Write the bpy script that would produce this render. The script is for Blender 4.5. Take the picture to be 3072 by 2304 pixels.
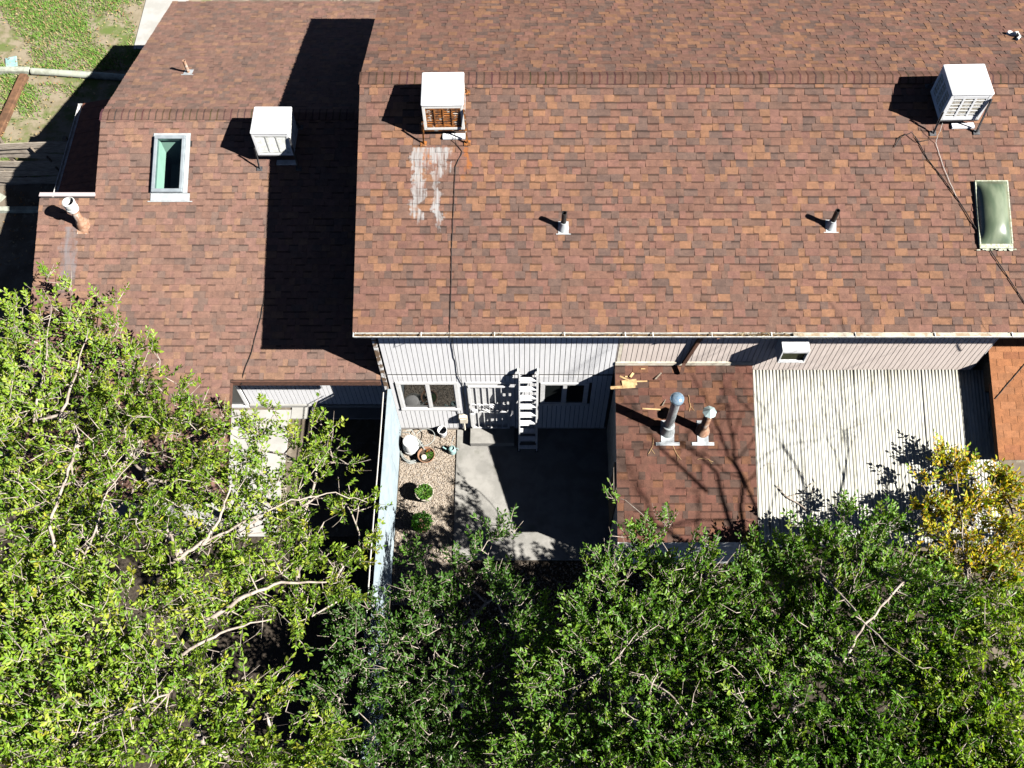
import bpy, math, random
import numpy as np
from mathutils import Vector, Matrix, Quaternion

for o in list(bpy.data.objects): bpy.data.objects.remove(o, do_unlink=True)
SC = bpy.context.scene
COL = SC.collection
R = math.radians

# ------------------------------------------------------------------ camera
CAM_H, PITCH, FPX = 20.16, 62.2, 2920.0
cam_d = bpy.data.cameras.new('camera'); cam = bpy.data.objects.new('camera', cam_d); COL.objects.link(cam)
cam.location = (0, 0, CAM_H); cam.rotation_euler = (R(90 - PITCH), 0, 0)
cam_d.sensor_width = 36; cam_d.lens = 36 * FPX / 3072; cam_d.shift_x = -34 / 3072
cam_d.clip_start = 0.1; cam_d.clip_end = 3000
SC.camera = cam

# ------------------------------------------------------------------ sky and sun
SUN = Vector((1.06, -0.457, 1.0)).normalized()
world = bpy.data.worlds.new('World'); SC.world = world; world.use_nodes = True
wn = world.node_tree.nodes; wl = world.node_tree.links
sky = wn.new('ShaderNodeTexSky'); sky.sky_type = 'NISHITA'; sky.sun_disc = False
sky.sun_elevation = math.asin(SUN.z); sky.sun_rotation = math.atan2(SUN.x, SUN.y)
sky.altitude = 1700; sky.air_density = 0.22; sky.dust_density = 0.5; sky.ozone_density = 1.0
wl.new(sky.outputs[0], wn['Background'].inputs[0]); wn['Background'].inputs[1].default_value = 0.05
sun_d = bpy.data.lights.new('sun', 'SUN'); sun_d.energy = 5.0; sun_d.angle = R(0.53); sun_d.color = (1.0, 0.965, 0.91)
sun = bpy.data.objects.new('sun', sun_d); COL.objects.link(sun)
sun.rotation_euler = (-SUN).to_track_quat('-Z', 'Y').to_euler(); sun.location = SUN * 60

vs = SC.view_settings
vs.view_transform = 'Standard'; vs.look = 'None'; vs.gamma = 1.0; vs.use_curve_mapping = False
vs.exposure = 1.28
SC.cycles.diffuse_bounces = 0

# ------------------------------------------------------------------ helpers
_c, _s = math.cos(R(PITCH)), math.sin(R(PITCH))
def proj(p):                      # where a point falls in the picture (only used to pick which shingles show largest)
    d = (p[0], p[1], p[2] - CAM_H)
    w = d[1] * _c - d[2] * _s
    return 1570 + FPX * d[0] / w, 1152 - FPX * (d[1] * _s + d[2] * _c) / w, w

class MB:
    def __init__(s): s.v = []; s.f = []; s.c = []; s.m = []
    def quadface(s, pts, col=(1, 1, 1), m=0):
        b = len(s.v); s.v.extend([tuple(p) for p in pts]); s.f.append(tuple(range(b, b + len(pts)))); s.c.append(col); s.m.append(m)
    def poly(s, verts, faces, col=(1, 1, 1), m=0):
        b = len(s.v); s.v.extend([tuple(p) for p in verts])
        for f in faces: s.f.append(tuple(i + b for i in f)); s.c.append(col); s.m.append(m)
    def box(s, x0, x1, y0, y1, z0, z1, col=(1, 1, 1), m=0, mat=None):
        v = [Vector(p) for p in ((x0, y0, z0), (x1, y0, z0), (x1, y1, z0), (x0, y1, z0), (x0, y0, z1), (x1, y0, z1), (x1, y1, z1), (x0, y1, z1))]
        if mat is not None: v = [mat @ p for p in v]
        s.poly(v, [(0, 3, 2, 1), (4, 5, 6, 7), (0, 1, 5, 4), (1, 2, 6, 5), (2, 3, 7, 6), (3, 0, 4, 7)], col, m)
        return s
    def bar(s, a, b, w, h, col=(1, 1, 1), up=(0, 0, 1), m=0):
        a, b, up = Vector(a), Vector(b), Vector(up); d = (b - a).normalized()
        sx = d.cross(up)
        if sx.length < 1e-4: sx = d.cross(Vector((1, 0, 0)))
        sx.normalize(); u = sx.cross(d)
        o = [sx * w / 2 * i + u * h / 2 * j for i, j in ((-1, -1), (1, -1), (1, 1), (-1, 1))]
        v = [a + q for q in o] + [b + q for q in o]
        s.poly(v, [(3, 2, 1, 0), (4, 5, 6, 7), (0, 1, 5, 4), (1, 2, 6, 5), (2, 3, 7, 6), (3, 0, 4, 7)], col, m)
        return s
    def tube(s, pts, rad, n=6, col=(1, 1, 1), cap=True, m=0):
        pts = [Vector(p) for p in pts]
        if not hasattr(rad, '__len__'): rad = [rad] * len(pts)
        b = len(s.v); ref = None
        for i, p in enumerate(pts):
            d = (pts[min(i + 1, len(pts) - 1)] - pts[max(i - 1, 0)])
            if d.length < 1e-7: d = Vector((0, 0, 1))
            d.normalize()
            if ref is None: ref = d.orthogonal().normalized()
            else:
                ref = ref - d * ref.dot(d)
                ref = ref.normalized() if ref.length > 1e-5 else d.orthogonal().normalized()
            q = d.cross(ref)
            for k in range(n):
                a = 2 * math.pi * k / n
                s.v.append(tuple(p + (ref * math.cos(a) + q * math.sin(a)) * rad[i]))
        for i in range(len(pts) - 1):
            for k in range(n):
                s.f.append((b + i * n + k, b + i * n + (k + 1) % n, b + (i + 1) * n + (k + 1) % n, b + (i + 1) * n + k)); s.c.append(col); s.m.append(m)
        if cap:
            s.f.append(tuple(b + k for k in reversed(range(n)))); s.c.append(col); s.m.append(m)
            e = b + (len(pts) - 1) * n
            s.f.append(tuple(e + k for k in range(n))); s.c.append(col); s.m.append(m)
        return s
    def lathe(s, prof, n=24, c=(0, 0, 0), col=(1, 1, 1), m=0, mat=None):
        b = len(s.v)
        for r, z in prof:
            for k in range(n):
                a = 2 * math.pi * k / n; p = Vector((c[0] + r * math.cos(a), c[1] + r * math.sin(a), c[2] + z))
                s.v.append(tuple(mat @ p if mat is not None else p))
        for i in range(len(prof) - 1):
            for k in range(n):
                s.f.append((b + i * n + k, b + i * n + (k + 1) % n, b + (i + 1) * n + (k + 1) % n, b + (i + 1) * n + k)); s.c.append(col); s.m.append(m)
        if prof[-1][0] > 1e-4: e = b + (len(prof) - 1) * n; s.f.append(tuple(e + k for k in range(n))); s.c.append(col); s.m.append(m)
        if prof[0][0] > 1e-4: s.f.append(tuple(b + k for k in reversed(range(n)))); s.c.append(col); s.m.append(m)
        return s
    def build(s, name, mats, parent=None, smooth=False, bevel=0):
        me = bpy.data.meshes.new(name); me.from_pydata(s.v, [], s.f); me.update()
        if not isinstance(mats, (list, tuple)): mats = [mats]
        for m in mats: me.materials.append(m)
        if len(mats) > 1: me.polygons.foreach_set('material_index', s.m)
        at = me.color_attributes.new('col', 'FLOAT_COLOR', 'CORNER')
        cc = []
        for f, c in zip(s.f, s.c): cc.extend(((c[0], c[1], c[2], 1.0)) * len(f))
        at.data.foreach_set('color', cc)
        if smooth: me.polygons.foreach_set('use_smooth', [True] * len(me.polygons))
        o = bpy.data.objects.new(name, me); COL.objects.link(o)
        if parent is not None: o.parent = parent
        if smooth: 
            md = o.modifiers.new('e', 'EDGE_SPLIT'); md.split_angle = R(38)
        if bevel:
            md = o.modifiers.new('b', 'BEVEL'); md.width = bevel; md.segments = 2; md.limit_method = 'ANGLE'
        return o

def tag(o, label, cat, group=None):
    o['label'] = label; o['category'] = cat
    if group: o['group'] = group
    return o
def empty(name, loc=(0, 0, 0), label=None, cat=None, group=None):
    o = bpy.data.objects.new(name, None); COL.objects.link(o); o.location = loc; o.empty_display_size = .1
    if label: tag(o, label, cat, group)
    return o
def struct(o): o['kind'] = 'structure'; return o
def stuff(o): o['kind'] = 'stuff'; return o

# ------------------------------------------------------------------ materials
def nm(name):
    m = bpy.data.materials.new(name); m.use_nodes = True
    return m, m.node_tree.nodes, m.node_tree.links, m.node_tree.nodes['Principled BSDF']
def noise(N, L, scale, detail=5, rough=.6, vec=None, dist=0.0):
    t = N.new('ShaderNodeTexNoise'); t.inputs['Scale'].default_value = scale; t.inputs['Detail'].default_value = detail
    t.inputs['Roughness'].default_value = rough; t.inputs['Distortion'].default_value = dist
    if vec is not None: L.new(vec, t.inputs['Vector'])
    return t.outputs['Fac']
def ramp(N, L, fac, lo, hi, a=0.0, b=1.0):
    r = N.new('ShaderNodeMapRange'); r.interpolation_type = 'SMOOTHSTEP'; L.new(fac, r.inputs[0])
    r.inputs[1].default_value = lo; r.inputs[2].default_value = hi; r.inputs[3].default_value = a; r.inputs[4].default_value = b
    return r.outputs[0]
def math_(N, L, op, a, b):
    q = N.new('ShaderNodeMath'); q.operation = op
    for i, x in enumerate((a, b)):
        if isinstance(x, (int, float)): q.inputs[i].default_value = x
        else: L.new(x, q.inputs[i])
    return q.outputs[0]
def mixc(N, L, fac, a, b, blend='MIX'):
    q = N.new('ShaderNodeMix'); q.data_type = 'RGBA'; q.blend_type = blend
    if isinstance(fac, (int, float)): q.inputs[0].default_value = fac
    else: L.new(fac, q.inputs[0])
    for i, x in ((6, a), (7, b)):
        if isinstance(x, (tuple, list)): q.inputs[i].default_value = (x[0], x[1], x[2], 1)
        else: L.new(x, q.inputs[i])
    return q.outputs[2]
def coords(N, L, kind='Object', scale=(1, 1, 1)):
    if kind == 'Position': g = N.new('ShaderNodeNewGeometry').outputs['Position']
    else: g = N.new('ShaderNodeTexCoord').outputs[kind]
    if scale == (1, 1, 1): return g
    mp = N.new('ShaderNodeMapping'); mp.inputs['Scale'].default_value = scale; L.new(g, mp.inputs['Vector'])
    return mp.outputs[0]
def bump(N, L, P, h, strength, dist=.01):
    b = N.new('ShaderNodeBump'); b.inputs['Strength'].default_value = strength; b.inputs['Distance'].default_value = dist
    L.new(h, b.inputs['Height']); L.new(b.outputs[0], P.inputs['Normal'])
def mk(name, c, c2=None, lo=.4, hi=.62, scale=6, rough=.8, metal=0.0, spec=.3, bmp=0.0, bscale=80, stretch=(1, 1, 1), attr=False, c3=None, lo3=.55, hi3=.65, scale3=2, coord='Position', coat=0, detail=6):
    m, N, L, P = nm(name)
    P.inputs['Roughness'].default_value = rough; P.inputs['Metallic'].default_value = metal
    P.inputs['Specular IOR Level'].default_value = spec; P.inputs['Coat Weight'].default_value = coat
    v = coords(N, L, coord, stretch); base = None
    if c2 is not None: base = mixc(N, L, ramp(N, L, noise(N, L, scale, detail, .62, v), lo, hi), c, c2)
    if c3 is not None: base = mixc(N, L, ramp(N, L, noise(N, L, scale3, 7, .65, v), lo3, hi3), base if base is not None else c, c3)
    if attr:
        a = N.new('ShaderNodeAttribute'); a.attribute_name = 'col'
        base = mixc(N, L, 1.0, base if base is not None else c, a.outputs['Color'], 'MULTIPLY')
    if base is None: P.inputs['Base Color'].default_value = (c[0], c[1], c[2], 1)
    else: L.new(base, P.inputs['Base Color'])
    if bmp: bump(N, L, P, noise(N, L, bscale, 4, .6, v), bmp)
    return m

def shingle_mat(name, stains=()):
    m, N, L, P = nm(name); P.inputs['Roughness'].default_value = .9; P.inputs['Specular IOR Level'].default_value = .2
    a = N.new('ShaderNodeAttribute'); a.attribute_name = 'col'
    pos = N.new('ShaderNodeNewGeometry').outputs['Position']
    gran = noise(N, L, 130, 3, .7, pos); blot = noise(N, L, 9, 4, .6, pos); big = noise(N, L, .7, 4, .6, pos)
    c = mixc(N, L, 1.0, a.outputs['Color'], mixc(N, L, ramp(N, L, gran, .3, .7), (.62, .62, .64), (1.35, 1.33, 1.3)), 'MULTIPLY')
    c = mixc(N, L, 1.0, c, mixc(N, L, ramp(N, L, blot, .3, .7), (.82, .83, .85), (1.12, 1.1, 1.08)), 'MULTIPLY')
    c = mixc(N, L, 1.0, c, mixc(N, L, ramp(N, L, big, .3, .7), (.93, .94, .96), (1.07, 1.05, 1.03)), 'MULTIPLY')
    sep = N.new('ShaderNodeSeparateXYZ'); L.new(pos, sep.inputs[0])
    for (boxes, col, streak, thr) in stains:
        tot = None
        mp = N.new('ShaderNodeMapping'); mp.inputs['Scale'].default_value = streak; L.new(pos, mp.inputs['Vector'])
        nz = noise(N, L, 1.0, 6, .72, mp.outputs[0])
        wx = math_(N, L, 'ADD', sep.outputs[0], math_(N, L, 'MULTIPLY', math_(N, L, 'SUBTRACT', noise(N, L, 3.2, 5, .7, pos), .5), .55))
        wy = math_(N, L, 'ADD', sep.outputs[1], math_(N, L, 'MULTIPLY', math_(N, L, 'SUBTRACT', noise(N, L, 6.5, 4, .7, pos), .5), .8))
        for (x0, x1, y0, y1, sx, sy0, sy1) in boxes:
            k = math_(N, L, 'MULTIPLY', ramp(N, L, wx, x0 - sx, x0 + sx), ramp(N, L, wx, x1 + sx, x1 - sx))
            k = math_(N, L, 'MULTIPLY', k, math_(N, L, 'MULTIPLY', ramp(N, L, wy, y0 - sy0, y0 + sy0), ramp(N, L, sep.outputs[1], y1 + sy1, y1 - sy1)))
            tot = k if tot is None else math_(N, L, 'MAXIMUM', tot, k)
        w = math_(N, L, 'SUBTRACT', math_(N, L, 'ADD', tot, nz), 1.0)
        w = math_(N, L, 'MULTIPLY', ramp(N, L, w, thr - .16, thr + .2), tot)
        c = mixc(N, L, w, c, col)
    L.new(c, P.inputs['Base Color'])
    bump(N, L, P, gran, .35, .004)
    return m

WHITE_STAIN = ([(-2.14, -1.28, 11.75, 12.46, .12, .5, .05), (-2.12, -1.82, 10.75, 12.4, .08, .6, .06), (-1.70, -1.48, 10.6, 12.4, .07, .6, .06)], (.33, .325, .32), (24, 1.8, 1.8), .44)
RUST_STAIN = ([(-1.93, -1.72, 11.95, 12.42, .06, .2, .03), (-1.16, -.98, 11.6, 12.45, .05, .5, .03)], (.30, .105, .028), (13, 5, 5), .50)
CHIM_STAIN = ([(-9.75, -9.28, 10.6, 12.5, .16, .9, .05)], (.19, .172, .175), (5, 1.3, 1.3), .44)
M_SH_MAIN = shingle_mat('shingle_granules_main', [WHITE_STAIN, RUST_STAIN])
M_SH_WING = shingle_mat('shingle_granules_wing', [CHIM_STAIN])
M_SH = shingle_mat('shingle_granules')
M_DECK = mk('roof_felt', (.035, .03, .028), rough=.95)
M_WALLW = mk('siding_white_paint', (.85, .85, .86), (.78, .78, .80), scale=5, rough=.75, stretch=(6, 6, .6), bmp=.08, bscale=40)
M_WALLP = mk('siding_pinkish_paint', (.76, .66, .60), (.68, .585, .53), scale=5, rough=.8, stretch=(6, 6, .6), bmp=.08, bscale=40)
M_GROOVE = mk('siding_groove', (.07, .066, .062), rough=.95)
M_TRIM = mk('white_vinyl', (.80, .80, .80), (.72, .72, .71), scale=9, rough=.45, spec=.4)
M_CREAM = mk('cream_paint', (.74, .68, .56), (.60, .53, .42), scale=7, rough=.8)
M_PEEL = mk('peeling_corner_board', (.72, .72, .72), (.17, .115, .075), lo=.46, hi=.53, scale=5, rough=.9, bmp=.3, bscale=25)
M_BROWN = mk('brown_trim_paint', (.13, .065, .045), (.09, .048, .035), scale=12, rough=.8)
M_SOFFIT = mk('soffit_paint', (.35, .33, .32), rough=.9)
M_GLASS = mk('window_glass', (.012, .014, .014), rough=.04, spec=.6)
M_GUT = mk('gutter_white_metal', (.74, .74, .72), (.5, .48, .44), scale=10, rough=.5)
M_GUTIN = mk('gutter_inside_dirt', (.13, .075, .03), (.06, .036, .018), scale=18, rough=.95, c3=(.22, .16, .08), lo3=.58, hi3=.68, scale3=14)
M_GUTCOV = mk('gutter_insert_beige', (.50, .46, .38), (.34, .26, .17), scale=8, rough=.8)
M_CONC = mk('concrete', (0.328, 0.316, 0.291), (0.254, 0.246, 0.226), scale=2.3, rough=.92, bmp=.12, bscale=160, c3=(0.197, 0.193, 0.164), lo3=.55, hi3=.72, scale3=1.1)
M_CONCW = mk('concrete_pale', (0.426, 0.418, 0.394), (0.361, 0.353, 0.328), scale=2, rough=.92, bmp=.1, bscale=120)
M_DIRT = mk('dirt_ground', (0.189, 0.156, 0.119), (0.123, 0.098, 0.070), scale=1.5, rough=.97, bmp=.5, bscale=30, c3=(0.254, 0.221, 0.164), scale3=5)
M_MULCH = mk('mulch_ground', (.04, .031, .023), (.075, .06, .045), scale=16, rough=.97, bmp=.8, bscale=40)
M_GRAVEL = mk('gravel_ground', (0.415, 0.347, 0.276), (0.240, 0.195, 0.150), scale=38, rough=.95, bmp=.9, bscale=60, c3=(0.527, 0.465, 0.378), scale3=50, lo3=.52, hi3=.6)
M_STONE = mk('gravel_stone', (1, 1, 1), rough=.9, attr=True)
M_LAWN = mk('lawn_soil', (0.279, 0.234, 0.164), (0.205, 0.172, 0.107), scale=2.2, rough=.97, bmp=.4, bscale=50, c3=(0.115, 0.156, 0.041), scale3=1.1, lo3=.45, hi3=.62)
M_GRASS = mk('grass_blade', (1, 1, 1), rough=.75, attr=True)
M_METAL = mk('galvanised_metal', (.40, .43, .44), (.28, .31, .32), scale=11, rough=.38, metal=.25)
M_WMETAL = mk('white_enamel', (.80, .81, .82), (.74, .75, .76), scale=5, rough=.4, spec=.5)
M_WDIRTY = mk('white_enamel_dirty', (.70, .71, .69), (.52, .53, .50), scale=9, rough=.55)
M_DARKG = mk('dark_gap', (.015, .015, .017), rough=.9)
M_PAD = mk('cooler_pad', (.24, .22, .18), (.10, .09, .075), scale=20, rough=.95)
M_PADW = mk('cooler_pad_scaled', (.55, .53, .48), (.30, .28, .22), scale=26, rough=.95, lo=.45, hi=.55, c3=(.45, .33, .25), scale3=30)
M_RUST = mk('rusty_steel', (.36, .13, .03), (.10, .045, .022), scale=14, rough=.9, c3=(.48, .42, .36), scale3=9, lo3=.56, hi3=.62)
M_BLACK = mk('black_pipe', (.018, .018, .02), (.035, .033, .03), scale=20, rough=.55)
M_STEELDK = mk('dark_angle_iron', (.12, .12, .125), (.06, .06, .065), scale=12, rough=.6, metal=.3)
M_LEAD = mk('pale_flashing', (0.508, 0.541, 0.558), (0.410, 0.435, 0.451), scale=9, rough=.5, metal=.2)
M_TAN = mk('weathered_tan_metal', (.40, .25, .17), (.27, .14, .085), scale=9, rough=.8, c3=(.5, .42, .36), scale3=6)
M_SKYTINT = mk('sky_tinted_dome_metal', (.30, .46, .62), (.46, .60, .72), scale=14, rough=.2, metal=.55)  # blue of the reflected sky is painted into the base colour
M_CORR = mk('corrugated_cream_paint', (.60, .595, .53), (.50, .49, .425), scale=2.6, rough=.65, stretch=(3, .5, .5), c3=(.25, .24, .19), scale3=3.0, lo3=.53, hi3=.70)
M_WOOD = mk('weathered_wood', (.22, .18, .14), (.13, .105, .08), scale=6, rough=.9, stretch=(1, 6, 6), bmp=.3, bscale=30)
M_WOODP = mk('pale_timber', (0.410, 0.435, 0.361), (0.279, 0.287, 0.230), scale=4, rough=.9, bmp=.2)
M_WOODB = mk('brown_timber', (.19, .10, .055), (.11, .06, .035), scale=4, rough=.92, bmp=.3)
M_FRESH = mk('fresh_cut_wood', (0.525, 0.361, 0.180), (0.410, 0.262, 0.123), scale=12, rough=.8)
M_ALU = mk('aluminium', (.74, .75, .76), (.6, .61, .62), scale=16, rough=.4, metal=.12)
M_CABLE = mk('black_cable', (.02, .018, .017), rough=.6)
M_CABLEW = mk('white_cable', (.6, .58, .54), rough=.6)
M_FENCEB = mk('sun_bleached_boards', (.38, .33, .27), (.24, .20, .16), scale=6, rough=.9, stretch=(1, 6, 6), bmp=.3, bscale=30)
M_FENCEW = mk('painted_panel_fence', (.36, .43, .465), (.30, .365, .40), scale=3, rough=.7, bmp=.1)
M_POT = mk('cream_plant_pot', (0.541, 0.476, 0.410), (0.459, 0.394, 0.328), scale=8, rough=.7)
M_TERRA = mk('terracotta', (0.344, 0.197, 0.123), (0.271, 0.148, 0.090), scale=8, rough=.85)
M_SOIL = mk('potting_soil', (.05, .035, .024), (.10, .07, .045), scale=30, rough=.97)
M_HOSE = mk('garden_hose', (.42, .44, .42), (.30, .32, .30), scale=8, rough=.5)
M_TEAL = mk('teal_plastic', (0.246, 0.410, 0.394), (0.369, 0.492, 0.492), scale=5, rough=.5)
M_BARK = mk('pale_bark', (0.447, 0.384, 0.320), (0.287, 0.234, 0.192), scale=8, rough=.9, bmp=.4, bscale=40, c3=(0.533, 0.480, 0.416), scale3=3)
M_SKFRAME = mk('skylight_frame_metal', (.36, .41, .44), (.30, .34, .37), scale=6, rough=.4, metal=.3)
M_WELL = mk('skylight_well_paint', (.47, .57, .53), (.40, .50, .46), scale=2, rough=.85)
M_REDBOARD = mk('red_brown_boards', (.22, .085, .05), (.15, .06, .04), scale=7, rough=.85)

def leaf_mat(name):
    m, N, L, P = nm(name)
    a = N.new('ShaderNodeAttribute'); a.attribute_name = 'col'
    L.new(a.outputs['Color'], P.inputs['Base Color'])
    P.inputs['Roughness'].default_value = .42; P.inputs['Specular IOR Level'].default_value = .4
    tr = N.new('ShaderNodeBsdfTranslucent'); L.new(mixc(N, L, 1.0, a.outputs['Color'], (1.5, 1.7, .6), 'MULTIPLY'), tr.inputs[0])
    mx = N.new('ShaderNodeMixShader'); mx.inputs[0].default_value = .36
    L.new(P.outputs[0], mx.inputs[1]); L.new(tr.outputs[0], mx.inputs[2])
    L.new(mx.outputs[0], N['Material Output'].inputs['Surface'])
    return m
M_LEAF = leaf_mat('leaf')
def clear_glass():
    m, N, L, P = nm('skylight_glass')
    t = N.new('ShaderNodeBsdfTransparent'); t.inputs[0].default_value = (.74, .90, .84, 1)
    g = N.new('ShaderNodeBsdfGlossy'); g.inputs['Roughness'].default_value = .03
    mx = N.new('ShaderNodeMixShader'); mx.inputs[0].default_value = .07; L.new(t.outputs[0], mx.inputs[1]); L.new(g.outputs[0], mx.inputs[2])
    L.new(mx.outputs[0], N['Material Output'].inputs['Surface']); return m
M_CLEAR = clear_glass()
def dome_mat():
    m, N, L, P = nm('green_acrylic_dome'); v = coords(N, L, 'Position', (3, 1, 1))
    L.new(mixc(N, L, ramp(N, L, noise(N, L, 1.6, 4, .5, v), .35, .65), (.10, .135, .085), (.19, .225, .15)), P.inputs['Base Color'])
    P.inputs['Roughness'].default_value = .27; P.inputs['Specular IOR Level'].default_value = .6; P.inputs['Coat Weight'].default_value = .5; P.inputs['Coat Roughness'].default_value = .12
    return m
M_DOME = dome_mat()

# ------------------------------------------------------------------ ground and paving
YW = 9.466                                   # front wall plane of the tall house
def sheet(name, x0, x1, y0, y1, z, mat, nx=1, ny=1):
    b = MB()
    for i in range(nx):
        for j in range(ny):
            xa, xb = x0 + (x1 - x0) * i / nx, x0 + (x1 - x0) * (i + 1) / nx; ya, yb = y0 + (y1 - y0) * j / ny, y0 + (y1 - y0) * (j + 1) / ny
            b.quadface([(xa, ya, z), (xb, ya, z), (xb, yb, z), (xa, yb, z)])
    return b.build(name, mat)
struct(sheet('ground', -600, 600, -600, 600, -.012, M_DIRT))
struct(sheet('lawn', -40, -9.2, 16.6, 45, -.006, M_LAWN))
struct(sheet('mulch_bed', -2.7, 9.6, -2, 6.36, -.006, M_MULCH))
struct(sheet('mulch_bed', -14, -2.86, -2, 6.9, -.006, M_MULCH))
struct(sheet('gravel_bed', -2.76, -1.52, 5.4, 9.44, -.004, M_GRAVEL))
struct(MB().box(-1.51, 4.4, 6.37, 9.44, -.05, .03).build('patio_slab', M_CONC, bevel=.008))
struct(MB().box(-9.9, -5.35, 6.9, 9.95, -.05, .02).build('yard_slab', M_CONCW, bevel=.008))
struct(MB().box(-5.34, -2.9, 9.72, 10.03, -.05, .03).build('wall_footing_strip', M_CONCW, bevel=.006))
struct(MB().box(-11.15, -9.9, 21.45, 40, -.05, .02).build('sidewalk', M_CONCW, bevel=.008))
stp = MB().box(-1.2, -.2, 9.02, 9.44, .03, .2).build('door_step', M_CONC, bevel=.012)
tag(stp, 'low concrete step below the white security door', 'step')

# ------------------------------------------------------------------ shingled roofs
BR = [((0.168, 0.092, 0.068), 40), ((0.216, 0.116, 0.070), 20), ((0.123, 0.081, 0.066), 20), ((0.177, 0.094, 0.073), 16), ((0.145, 0.088, 0.067), 18)]
def pick(rng, pal, k=1.0):
    t = rng.random() * sum(w for _, w in pal)
    for c, w in pal:
        t -= w
        if t <= 0: break
    j = 1 + (rng.random() - .5) * .18
    return tuple(x * j * k for x in c)

def shingle_tabs(y0, z0, slope, courses, spans, rng, pal, expo=.1435, wr=(.08, .26), band=.45, even=None, bright=1.0, hole=None):
    """tabs of one roof plane: (y0,z0) the eave, slope=dz/dy (negative: rises towards the camera)"""
    sg = 1 if slope > 0 else -1
    al = math.atan(abs(slope)); S = Vector((0, sg * math.cos(al), math.sin(al))); Nn = Vector((0, -sg * math.sin(al), math.cos(al)))
    out = []
    for k in range(courses):
        v0 = k * expo; v1 = v0 + expo + .014
        yc = y0 + S.y * (v0 + expo / 2)
        for (xa, xb) in spans(yc):
            x = xa; raised = rng.random() < .5
            if even: x = xa - (k % 2) * even / 2 - rng.random() * .02
            while x < xb - .004:
                w = even if even else rng.uniform(*wr)
                x1 = min(x + w, xb)
                if xb - x1 < .05: x1 = xb
                xs = max(x, xa)
                raised = (not raised) if rng.random() < .75 else raised
                h = (.0155 if raised else .0045) + rng.uniform(-.0008, .0012)
                if even: h = .007
                c = pick(rng, pal, bright)
                xs2, x12 = xs + (.0035 if even else .0008), x1 - (.0035 if even else .0008)
                x = x1
                if x12 - xs2 < .01: continue
                if hole and hole[0] < (xs2 + x12) / 2 < hole[1] and hole[2] < yc < hole[3]: continue
                jit = rng.uniform(-.0025, .0025)
                O = Vector((0, y0, z0))
                def P(xx, v, n): return (xx, O.y + S.y * v + Nn.y * n, O.z + S.z * v + Nn.z * n)
                vm = v0 + expo * .78
                V = [P(xs2, v0 + jit, 0), P(x12, v0 + jit, 0), P(xs2, v0 + jit, h), P(x12, v0 + jit, h),
                     P(xs2, vm, h * .22 + .0008), P(x12, vm, h * .22 + .0008), P(xs2, v1, .0004), P(x12, v1, .0004)]
                F = [(2, 3, 5, 4), (4, 5, 7, 6), (0, 1, 3, 2), (0, 2, 4, 6), (1, 7, 5, 3)]
                if sg < 0: F = [tuple(reversed(f)) for f in F]
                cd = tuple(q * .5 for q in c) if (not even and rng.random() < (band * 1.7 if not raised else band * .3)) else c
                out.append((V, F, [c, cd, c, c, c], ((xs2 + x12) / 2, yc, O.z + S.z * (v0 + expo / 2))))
    return out

def lay_shingles(roof, tabs, mat, nmax=300, ok=lambda p: True):
    def score(t):
        px, py, w = proj(t[3])
        return w if (10 < px < 3062 and 10 < py < 2290 and ok(t[3])) else 1e6 + w
    order = sorted(range(len(tabs)), key=lambda i: score(tabs[i]))
    sel = set(i for i in order[:nmax] if score(tabs[i]) < 1e6)
    rest = MB()
    for i, (V, F, C, cen) in enumerate(tabs):
        if i in sel:
            b = MB(); c0 = Vector(cen)
            b.v = [tuple(Vector(v) - c0) for v in V]; b.f = list(F); b.c = list(C); b.m = [0] * len(F)
            o = b.build('shingle', mat, roof); o.location = c0
        else:
            k = len(rest.v); rest.v.extend(V); rest.f.extend(tuple(j + k for j in f) for f in F); rest.c.extend(C); rest.m.extend([0] * len(F))
    if rest.f: stuff(rest.build('shingle_field', mat, roof))

def ridge_caps(roof, x0, x1, yr, zr, slope, mat, rng, pal, step=.146, flip=False, sag=None):
    n = int(round((x1 - x0) / step)); al = math.atan(slope)
    for k in range(n):
        xa = x0 + k * step; xb = xa + step + .02
        prof = [(-.165, 0), (-.06, 0), (-.02, .006), (.02, .006), (.06, 0), (.165, 0)]
        c = pick(rng, pal[:1] + pal[3:], .80); cd = tuple(q * rng.uniform(.45, .7) for q in c)
        b = MB(); dz = 0 if sag is None else sag(xa)
        def P(x, t, n_): 
            return (x - xa, t * math.cos(al), -abs(t) * math.sin(al) + n_ + dz)
        rows = []
        xm = xa + step * .34
        na, nb = (.012, .022)
        for x, n_, bow in ((xa, na, .0), (xm, na + .006, 0.0), (xb, nb, 0.0)):
            rows.append([P(x + .012 * (1 - abs(t) / .165) * (1 if x != xa else 1), t, n_ + e) for t, e in prof])
        for r in range(2):
            for i in range(5):
                b.quadface([rows[r][i], rows[r + 1][i], rows[r + 1][i + 1], rows[r][i + 1]], cd if r == 0 else c)
        for i in range(5):     # raised end
            p, q = rows[2][i], rows[2][i + 1]; b.quadface([p, (p[0], p[1], p[2] - .02), (q[0], q[1], q[2] - .02), q], c)
        for i in (0, 5):
            e = [rows[r][i] for r in range(3)]
            lo = [(p[0], p[1], p[2] - .018) for p in e]
            b.quadface([e[0], lo[0], lo[1], e[1]] if i == 0 else [e[0], e[1], lo[1], lo[0]], cd)
            b.quadface([e[1], lo[1], lo[2], e[2]] if i == 0 else [e[1], e[2], lo[2], lo[1]], cd)
        o = b.build('ridge_cap', mat, roof); o.location = (xa, yr, zr)

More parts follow.
